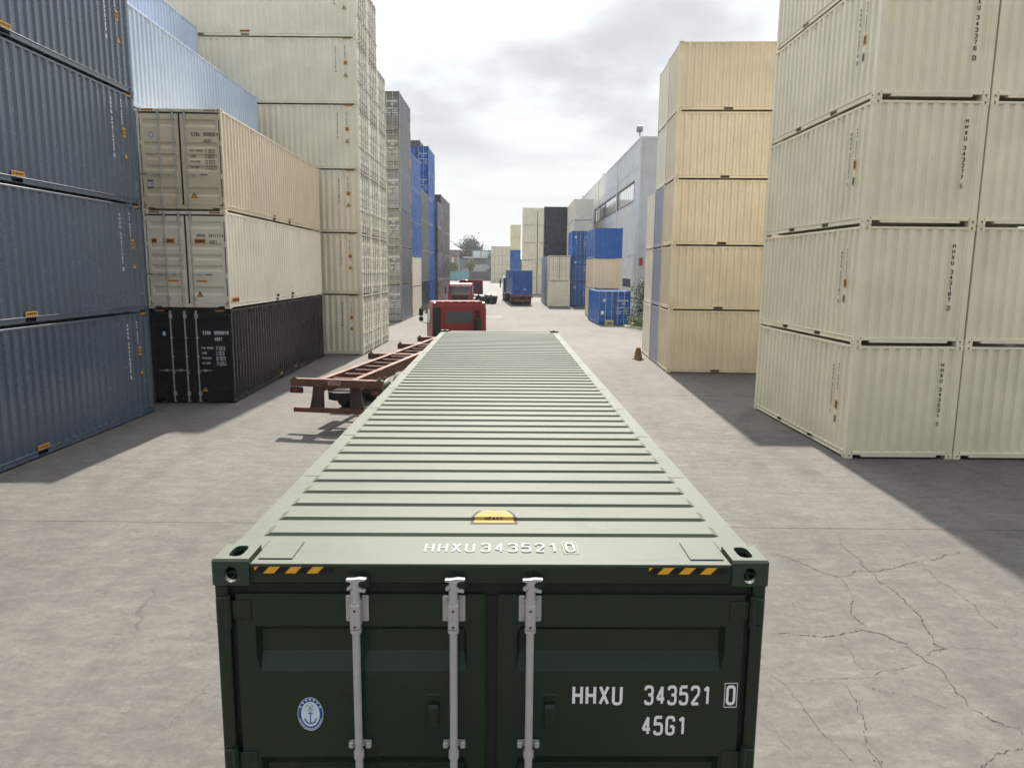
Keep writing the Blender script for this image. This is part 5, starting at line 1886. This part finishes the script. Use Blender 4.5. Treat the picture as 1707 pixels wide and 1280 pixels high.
def tractor(label, group, loc, rz, mat, cab_roof=2.78, deflector=True, dark=None):
    """cab-over tractor unit; local +y is forward, origin on the ground under the back of the cab"""
    t_ = thing('truck_tractor', label, 'truck', loc, rz, group)
    H = cab_roof
    P = [(0.0, 0.92), (2.05, 0.92), (2.16, 1.10), (2.18, 1.62), (1.98, H - 0.30), (1.72, H - 0.06), (1.45, H), (0.16, H), (0.03, H - 0.05), (0.0, H - 0.14)]

    def sec(x, k, dz=0.0):
        cy, cz = 1.05, 1.85
        return [(x * (1 - 0.035 * max(0, (z - 1.5) / (H - 1.5))), cy + (y - cy) * k, cz + (z - cz) * k) for y, z in P]
    m_ = MB()
    m_.loft([sec(-1.235, 0.90), sec(-1.225, 0.955), sec(-1.17, 0.99), sec(-1.08, 1.0), sec(1.08, 1.0), sec(1.17, 0.99), sec(1.225, 0.955), sec(1.235, 0.90)], smooth=False)
    cab_ = m_.build('cab', mat, t_)
    # glass: windscreen, side windows, rear window, each set a few millimetres proud
    def quadplate(nm, q, thick, m__):
        mm = MB()
        q = [Vector(p) for p in q]
        nrm = (q[1] - q[0]).cross(q[3] - q[0]).normalized() * thick
        mm.loft([[p for p in q], [p + nrm for p in q]])
        return mm.build(nm, m__, cab_)
    quadplate('windscreen', [(1.04, 2.185, 1.64), (-1.04, 2.185, 1.64), (-0.98, 2.008, H - 0.31), (0.98, 2.008, H - 0.31)], -0.03, M_GLASS)
    quadplate('rear_window', [(-0.60, 0.004, 1.78), (0.60, 0.004, 1.78), (0.60, 0.004, H - 0.42), (-0.60, 0.004, H - 0.42)], 0.014, plain('rear_glass', (0.05, 0.065, 0.065), 0.08, 0, 0.8, 0.7, 1.2))
    for s_ in (-1, 1):
        q = [(s_ * 1.241, 0.75, 1.72), (s_ * 1.241, 1.80, 1.66), (s_ * 1.215, 1.66, H - 0.38), (s_ * 1.215, 0.80, H - 0.38)]
        quadplate('side_window', q, -0.02 * s_, plain('side_glass', (0.06, 0.16, 0.17), 0.08, 0, 0.8, 0.3))
        mm = MB()
        mm.path([(s_ * 1.20, 1.95, H - 0.28), (s_ * 1.50, 2.10, H - 0.30), (s_ * 1.52, 2.10, 1.72), (s_ * 1.22, 2.02, 1.62)], 0.018, 6)
        mm.box(s_ * 1.50 - 0.10, s_ * 1.50 + 0.10, 2.03, 2.11, 1.98, H - 0.40, ch=0.03)
        mm.box(s_ * 1.50 - 0.10, s_ * 1.50 + 0.10, 2.03, 2.11, 1.74, 1.94, ch=0.03)
        mm.build('mirror', M_CHASSIS, t_)
        mm = MB()
        mm.box(s_ * 1.242 - 0.012, s_ * 1.242 + 0.012, 0.78, 0.98, 1.50, 1.54)
        mm.build('door_handle', M_CHASSIS, t_)
    # back of the cab: dark side fairing and air intake, low equipment
    if deflector:
        mm = MB()
        mm.box(-1.20, -0.86, -0.14, -0.002, 0.95, H - 0.22, ch=0.03)
        mm.build('side_fairing', M_CHASSIS, t_)
        mm = MB()
        mm.box(0.66, 0.98, -0.26, -0.004, 0.95, 2.02, ch=0.05)
        mm.cyl((0.82, -0.14, 2.0), (0.82, -0.14, H - 0.35), 0.085, n=10)
        mm.build('air_intake', M_CHASSIS, t_)
        mm = MB()
        mm.path([(-0.5, -0.10, 1.35), (0.4, -0.18, 1.30), (0.5, -0.3, 1.2)], 0.03, 6)
        mm.build('air_hose', M_CHASSIS, t_)
        mm = MB()
        mm.box(-1.05, 1.05, 0.02, 0.20, H - 0.04, H + 0.030, ch=0.02)
        mm.build('roof_lip', mat, t_)
        for k in range(5):
            q = MB()
            q.box(-0.06, 0.06, -0.012, 0.018, -0.018, 0.018, ch=0.006)
            part('marker_lamp', cached(('mk',), lambda: q.mesh('marker_lamp', plain('marker_pale', (0.62, 0.40, 0.36), 0.3))), t_, Matrix.Translation((-0.76 + 0.38 * k, 0.006, H - 0.006)))
    # front: grille, bumper, headlights
    mm = MB()
    mm.box(-0.85, 0.85, 2.13, 2.21, 1.02, 1.50, ch=0.02)
    for k in range(4):
        mm.box(-0.80, 0.80, 2.205, 2.225, 1.07 + 0.10 * k, 1.11 + 0.10 * k)
    mm.build('grille', M_CHASSIS, t_)
    mm = MB()
    mm.box(-1.22, 1.22, 1.75, 2.28, 0.42, 0.90, ch=0.06)
    mm.build('bumper', mat, t_)
    for s_ in (-1, 1):
        mm = MB()
        mm.box(s_ * 0.95 - 0.18, s_ * 0.95 + 0.18, 2.26, 2.295, 0.58, 0.78, ch=0.012)
        mm.build('headlight', M_TRIM, t_)
    # chassis
    mm = MB()
    for s_ in (-1, 1):
        mm.box(s_ * 0.40 - 0.04, s_ * 0.40 + 0.04, -3.75, 1.8, 0.68, 0.92)
    for yb in (-3.6, -2.3, -1.0, 0.3):
        mm.box(-0.36, 0.36, yb - 0.05, yb + 0.05, 0.72, 0.88)
    mm.build('chassis_frame', M_CHASSIS, t_)
    mm = MB()
    mm.cyl((0, -2.25, 1.02), (0, -2.25, 1.10), 0.48, n=20)
    mm.box(-0.4, 0.4, -2.6, -1.9, 0.92, 1.02)
    mm.build('fifth_wheel', M_CHASSIS, t_)
    mm = MB()
    mm.cyl((-0.85, -0.9, 0.62), (-0.85, 0.4, 0.62), 0.30, n=16)
    mm.build('fuel_tank', M_STEEL, t_)
    for ya, dual in ((1.25, False), (-1.6, True), (-2.95, True)):
        for s_ in (-1, 1):
            wheel(t_, s_ * 1.03, ya, 0.50, 0.30, s_)
            if dual:
                wheel(t_, s_ * 0.71, ya, 0.50, 0.28, s_)
        if dual:
            for s_ in (-1, 1):
                mm = MB()
                pts = [(0.66 * math.cos(R(a)), 0.66 * math.sin(R(a))) for a in range(20, 161, 14)]
                inn = [(0.63 * math.cos(R(a)), 0.63 * math.sin(R(a))) for a in range(160, 19, -14)]
                mm.ext([(ya + p[0], 0.48 + p[1]) for p in pts + inn], s_ * 0.58, s_ * 1.20, 'x')
                mm.build('mudguard', M_CHASSIS, t_)
    return t_


TA = R(-8.3)
tl = (-4.48, 18.18)
trailer('rusty red empty container trailer beside the green container', None, (tl[0], tl[1], 0), TA, M_TRAILER)
ax = Vector((math.sin(R(8.3)), math.cos(R(8.3))))
p = Vector(tl) + ax * 14.35
tractor('red tractor unit seen from behind, hitched to the rusty trailer', 'red tractor units', (-2.36, 32.35, 0), R(13), M_RED, 2.72)
tractor('red tractor unit facing the camera with its windscreen in view', 'red tractor units', (-5.35, 76.9, 0), R(180 - 1.5), M_RED, 2.72, deflector=False)
tractor('red tractor unit parked sideways, bare chassis and rear wheels showing', 'red tractor units', (-4.75, 91.2, 0), R(33), M_RED, 2.86)

# blue container lorry driving away
BA = R(4.1)
bx = Vector((1.10, 86.6))
bax = Vector((-math.sin(BA), math.cos(BA)))
trailer('orange red trailer carrying the blue container', None, (bx.x, bx.y, 0), BA, M_TRAILER2, axles=(1.5, 2.8, 4.1), zt=1.20)
c0 = bx + Vector((-W_ / 2 * math.cos(BA), -W_ / 2 * math.sin(BA)))
t_ = far_box('blue container riding on the orange red trailer', None, c0.x, c0.y, 1.205, math.degrees(BA), L40, HC, 'blue', 'end')
decal(t_, 'white_sticker', m_rect('bts', 0.16, 0.2, [M_WHITE, M_INK], None, 0), frame_end(L40, 1.45, 0.55, -0.012))
p = bx + bax * 13.4 + Vector((-0.25, 0))
tractor('white tractor unit just visible past the loaded blue container', None, (p.x, p.y, 0), BA, M_CABWHITE, 3.2)

# ------------------------------------------------------------------ small things in the yard
def cone(label, loc, s=1.0):
    t_ = thing('traffic_cone', label, 'traffic cone', loc, 0.3, 'old traffic cones')
    mm = MB()
    mm.box(-0.24 * s, 0.24 * s, -0.24 * s, 0.24 * s, 0.0, 0.06 * s, ch=0.015)
    mm.build('base', M_CONE, t_)
    mm = MB()
    n = 18
    prof = [(0.225, 0.06), (0.20, 0.16), (0.17, 0.34), (0.14, 0.50), (0.115, 0.60), (0.06, 0.63)]
    mm.loft([[(r_ * s * math.cos(2 * math.pi * k / n), r_ * s * math.sin(2 * math.pi * k / n), z * s) for k in range(n)] for r_, z in prof], smooth=True)
    mm.build('cone_body', M_CONE, t_)


cone('faded brown traffic cone at the foot of the tan stack', (5.97, 34.2, 0), 0.92)
cone('faded brown traffic cone against the off-white container', (-8.05, 69.0, 0), 1.15)


def timber(label, loc, rz, s):
    t_ = thing('timber_crib', label, 'timber', loc, rz, 'timber cribs by the blue doors')
    for k in range(3):
        for j in (0, 1):
            mm = MB()
            if k % 2 == 0:
                mm.box(-0.32, 0.32, -0.2 + 0.26 * j, -0.06 + 0.26 * j, 0.14 * k, 0.14 * k + 0.135, ch=0.01)
            else:
                mm.box(-0.30 + 0.44 * j, -0.16 + 0.44 * j, -0.22, 0.24, 0.14 * k, 0.14 * k + 0.135, ch=0.01)
            mm.build('beam', M_WOOD, t_)


timber('short timber crib before the blue doors, away from the shrub', (7.35, 55.2, 0), 0.1, 1)
timber('short timber crib before the blue doors, touching the shrub', (9.15, 55.4, 0), -0.1, 1)

# low kerbed bed with a shrub at the warehouse corner
mm = MB()
n = 28
pts = [(10.6 + 2.3 * math.cos(2 * math.pi * k / n), 54.2 + 2.0 * math.sin(2 * math.pi * k / n)) for k in range(n)]
mm.ext([(x, y) for x, y in pts], 0.002, 0.13, 'z')
o = mm.build('planting_bed', M_KERB)
tag(o, 'low kerbed planting bed under the shrub', 'planting bed')
mm = MB()
mm.ext([(10.6 + (x - 10.6) * 0.92, 54.2 + (y - 54.2) * 0.92) for x, y in pts], 0.10, 0.15, 'z')
mm.build('soil', M_SOIL, o)


def foliage(n, fn, size, seed, flat=0.6):
    rnd = random.Random(seed)
    mm = MB()
    for _ in range(n):
        c = Vector(fn(rnd))
        s = size * rnd.uniform(0.55, 1.35)
        nn_ = Vector((rnd.gauss(0, 1), rnd.gauss(0, 1), abs(rnd.gauss(0, 1)) * flat + 0.15)).normalized()
        u = nn_.orthogonal().normalized()
        u.rotate(Matrix.Rotation(rnd.uniform(0, 6.28), 3, nn_))
        w_ = nn_.cross(u)
        mm.face([c - u * s, c + w_ * s * 0.45, c + u * s, c - w_ * s * 0.45])
    return mm


def clumps(rnd_seed, n, cx, cz, rx, rz_):
    rnd = random.Random(rnd_seed)
    out = []
    for _ in range(n):
        a, b, r_ = rnd.uniform(0, 6.28), rnd.uniform(-1, 1), rnd.uniform(0.25, 1.0) ** 0.6
        s = math.sqrt(1 - b * b)
        out.append((r_ * rx * s * math.cos(a), r_ * rx * s * math.sin(a), cz + r_ * rz_ * b, rnd.uniform(0.20, 0.36) * rx))
    return out


def tree(name, label, cat, loc, h, rx, rz_, mat, nl, size, seed, group=None, trunk=True, ncl=16):
    t_ = thing(name, label, cat, loc, 0, group)
    cl = clumps(seed, ncl, 0, h - rz_, rx, rz_)

    def fn(rnd):
        c = rnd.choice(cl)
        return (c[0] + rnd.gauss(0, c[3]), c[1] + rnd.gauss(0, c[3]), max(0.05, c[2] + rnd.gauss(0, c[3] * 0.8)))
    foliage(nl, fn, size, seed).build('crown', mat, t_)
    mm = MB()
    top = h - rz_
    mm.cyl((0, 0, 0), (0.05 * rx, 0, max(0.3, top)), 0.055 * h if trunk else 0.04, 0.03 * h if trunk else 0.02, n=8)
    for c in cl[:9]:
        mm.cyl((0.05 * rx, 0, max(0.15, top * 0.75)), (c[0], c[1], c[2]), 0.018 * h, 0.006 * h, n=5)
    mm.build('trunk', M_BARK, t_)
    return t_


tree('shrub', 'loose dark green shrub between the blue container and the tan stack', 'shrub', (10.3, 54.3, 0.14), 3.2, 1.55, 1.6, M_LEAFD, 5200, 0.085, 5, trunk=False, ncl=26)
for k, (x, y, h) in enumerate(((8.95, 53.6, 0.75), (9.7, 52.8, 0.8), (10.8, 52.6, 0.95))):
    tree('ground_shrub', 'low bright green plant at the bed edge, %s' % ('by the timber crib', 'in the middle', 'nearest the tan stack'.replace('nearest', 'next to'))[k], 'plant',
         (x, y, 0.14), h, 0.6, 0.42, M_LEAFY, 700, 0.07, 40 + k, 'plants on the bed edge', False, 8)

# ------------------------------------------------------------------ end of the yard
ZF = 272.0
gh = thing('gatehouse', 'brown gatehouse with hipped roof and pale columns past the far row', 'building', (-26.2, ZF, 0))
mm = MB()
mm.box(-8, 5.6, 0, 10, 0, 11.2)
mm.build('wall', M_GATE, gh)
mm = MB()
b = [(-9, -1.2, 11.2), (6.9, -1.2, 11.2), (6.9, 11.2, 11.2), (-9, 11.2, 11.2)]
tpp = [(-4, 4.5, 14.4), (2.0, 4.5, 14.4), (2.0, 5.5, 14.4), (-4, 5.5, 14.4)]
mm.loft([[(x, y, z - 0.35) for x, y, z in b], b, tpp])
mm.build('roof', M_GATEROOF, gh)
for k in range(4):
    mm = MB()
    mm.box(-6.4 + 3.3 * k, -5.6 + 3.3 * k, -0.25, -0.01, 0.0, 9.4)
    mm.build('column', M_TRIM if k % 2 else M_SHED, gh)
mm = MB()
mm.box(-8, 5.9, -0.6, -0.26, 8.6, 9.4)
mm.build('cornice', M_GATEROOF, gh)

sh = thing('steel_shed', 'blue grey shed with a white edged canopy roof behind the fence', 'shed', (-15.2, ZF + 20, 0))
mm = MB()
mm.box(-8.5, 6.0, 0, 12, 0, 8.2)
mm.build('wall', M_SHED, sh)
mm = MB()
mm.box(-4.5, 4.8, -3.0, 12.5, 8.6, 8.95)
mm.build('roof', M_TRIM, sh)
for k in range(4):
    mm = MB()
    mm.box(-1.8 + 3.4 * k, -1.4 + 3.4 * k, 13, 13.4, 0, 11.6)
    mm.build('post', M_SHED, sh)
mm = MB()
mm.box(-2.2, 9.4, 12.9, 13.5, 11.6, 12.0)
mm.build('beam', M_SHED, sh)
mm = MB()
mm.box(-1.6, 9.0, 13.15, 13.25, 8.8, 11.6)
mm.build('screen', plain('pale_screen', (0.45, 0.52, 0.54)), sh)

gr = thing('grey_outbuilding', 'low outbuilding with a grey hipped roof behind the wall', 'building', (-14.0, ZF + 8, 0))
mm = MB()
mm.box(-5.6, 5.2, 0, 7, 0, 3.4)
mm.build('wall', M_GATE, gr)
mm = MB()
mm.loft([[(-6.4, -0.6, 3.4), (5.8, -0.6, 3.4), (5.8, 7.6, 3.4), (-6.4, 7.6, 3.4)], [(-1.5, 3.2, 6.0), (4.0, 3.2, 6.0), (4.0, 3.8, 6.0), (-1.5, 3.8, 6.0)]])
mm.build('roof', M_SHEDROOF, gr)

fe = thing('teal_fence', 'teal sheet metal fence closing the yard beside the gatehouse', 'fence', (-24.2, ZF - 4, 0))
for k in range(8):
    mm = MB()
    mm.box(k * 0.98, k * 0.98 + 0.94, 0, 0.06, 0.15, 3.3)
    mm.build('panel', M_TEAL, fe)
for k in range(5):
    mm = MB()
    mm.box(k * 1.96 - 0.06, k * 1.96 + 0.06, 0.07, 0.19, 0, 3.5)
    mm.build('post', M_TRIM, fe)
gw = MB()
gw.box(-16.3, -6.0, ZF - 4, ZF - 3.7, 0, 3.2)
o = gw.build('boundary_wall', M_SHEDROOF)
tag(o, 'plain grey boundary wall beside the teal fence', 'wall')
rp = MB()
rp.box(-0.45, 0.45, -0.45, 0.45, 0, 4.0, ch=0.03)
rp.box(-0.55, 0.55, -0.55, 0.55, 4.0, 4.25, ch=0.03)
o = rp.build('gate_pillar', M_GATE)
o.location = (-22.6, 245, 0)
tag(o, 'red brown gate pillar at the end of the far row', 'pillar')

k = 0
for (x, y, h, rx, rz_, mt, lab) in (
        (-21.0, ZF + 40, 17.0, 6.4, 6.8, M_LEAFD, 'tall dark tree rising behind the gatehouse'),
        (-15.8, ZF + 42, 13.5, 4.8, 5.4, M_LEAFD, 'rounded dark tree beside the tall one'),
        (-29.0, ZF + 44, 12.0, 5.0, 4.5, M_LEAFD, 'dark tree mostly hidden by the gatehouse'),
        (-8.6, ZF + 30, 10.5, 3.0, 4.0, M_LEAFD, 'dark tree next to the faint cream stacks'),
        (-7.6, ZF + 6, 6.0, 1.8, 2.8, M_LEAFD, 'dark bush hugging the faint cream stacks'),
        (-22.0, ZF - 1, 6.3, 1.5, 1.8, M_LEAFY, 'bright palm-like tree over the teal fence'),
        (-16.2, ZF + 4, 7.6, 1.7, 2.0, M_LEAFY, 'light green tree in front of the shed')):
    tree('yard_tree', lab, 'tree', (x, y, 0), h, rx, rz_, mt, 6500 if rx > 3.5 else 2400, 0.46 if rx > 3.5 else 0.30, 60 + k, 'trees past the yard')
    k += 1
rnd = random.Random(9)


def wood(rnd):
    x = rnd.uniform(-160, 160)
    hh = 7.0 + 2.5 * math.sin(x * 0.13) + 1.8 * math.sin(x * 0.41 + 1)
    return (x, rnd.uniform(-5, 5), hh * rnd.random() ** 0.7)


mm = foliage(15000, wood, 1.1, 77)
o = mm.build('treeline', M_LEAFD)
o.location = (0, 360, 0)
tag(o, 'distant dark treeline along the horizon', 'trees', kind='stuff')

# ------------------------------------------------------------------ haze
hz = MB()
hz.box(-2600, 2600, -1300, 2600, -1.2, 22.5)
o = hz.build('haze', bpy.data.materials.new('haze_air'))
o['kind'] = 'stuff'
o['label'] = 'thin pale summer haze filling the air over the yard'
o['category'] = 'haze'
hm = o.data.materials[0]
hm.use_nodes = True
hm.cycles.homogeneous_volume = True
hm.cycles.volume_sampling = 'DISTANCE'
t = NT(hm.node_tree)
pv = t.n('ShaderNodeVolumePrincipled')
pv.inputs['Color'].default_value = (0.93, 0.96, 1.0, 1)
pv.inputs['Density'].default_value = 0.00020
pv.inputs['Anisotropy'].default_value = 0.3
t.l(pv.outputs[0], t.n('ShaderNodeOutputMaterial').inputs['Volume'])
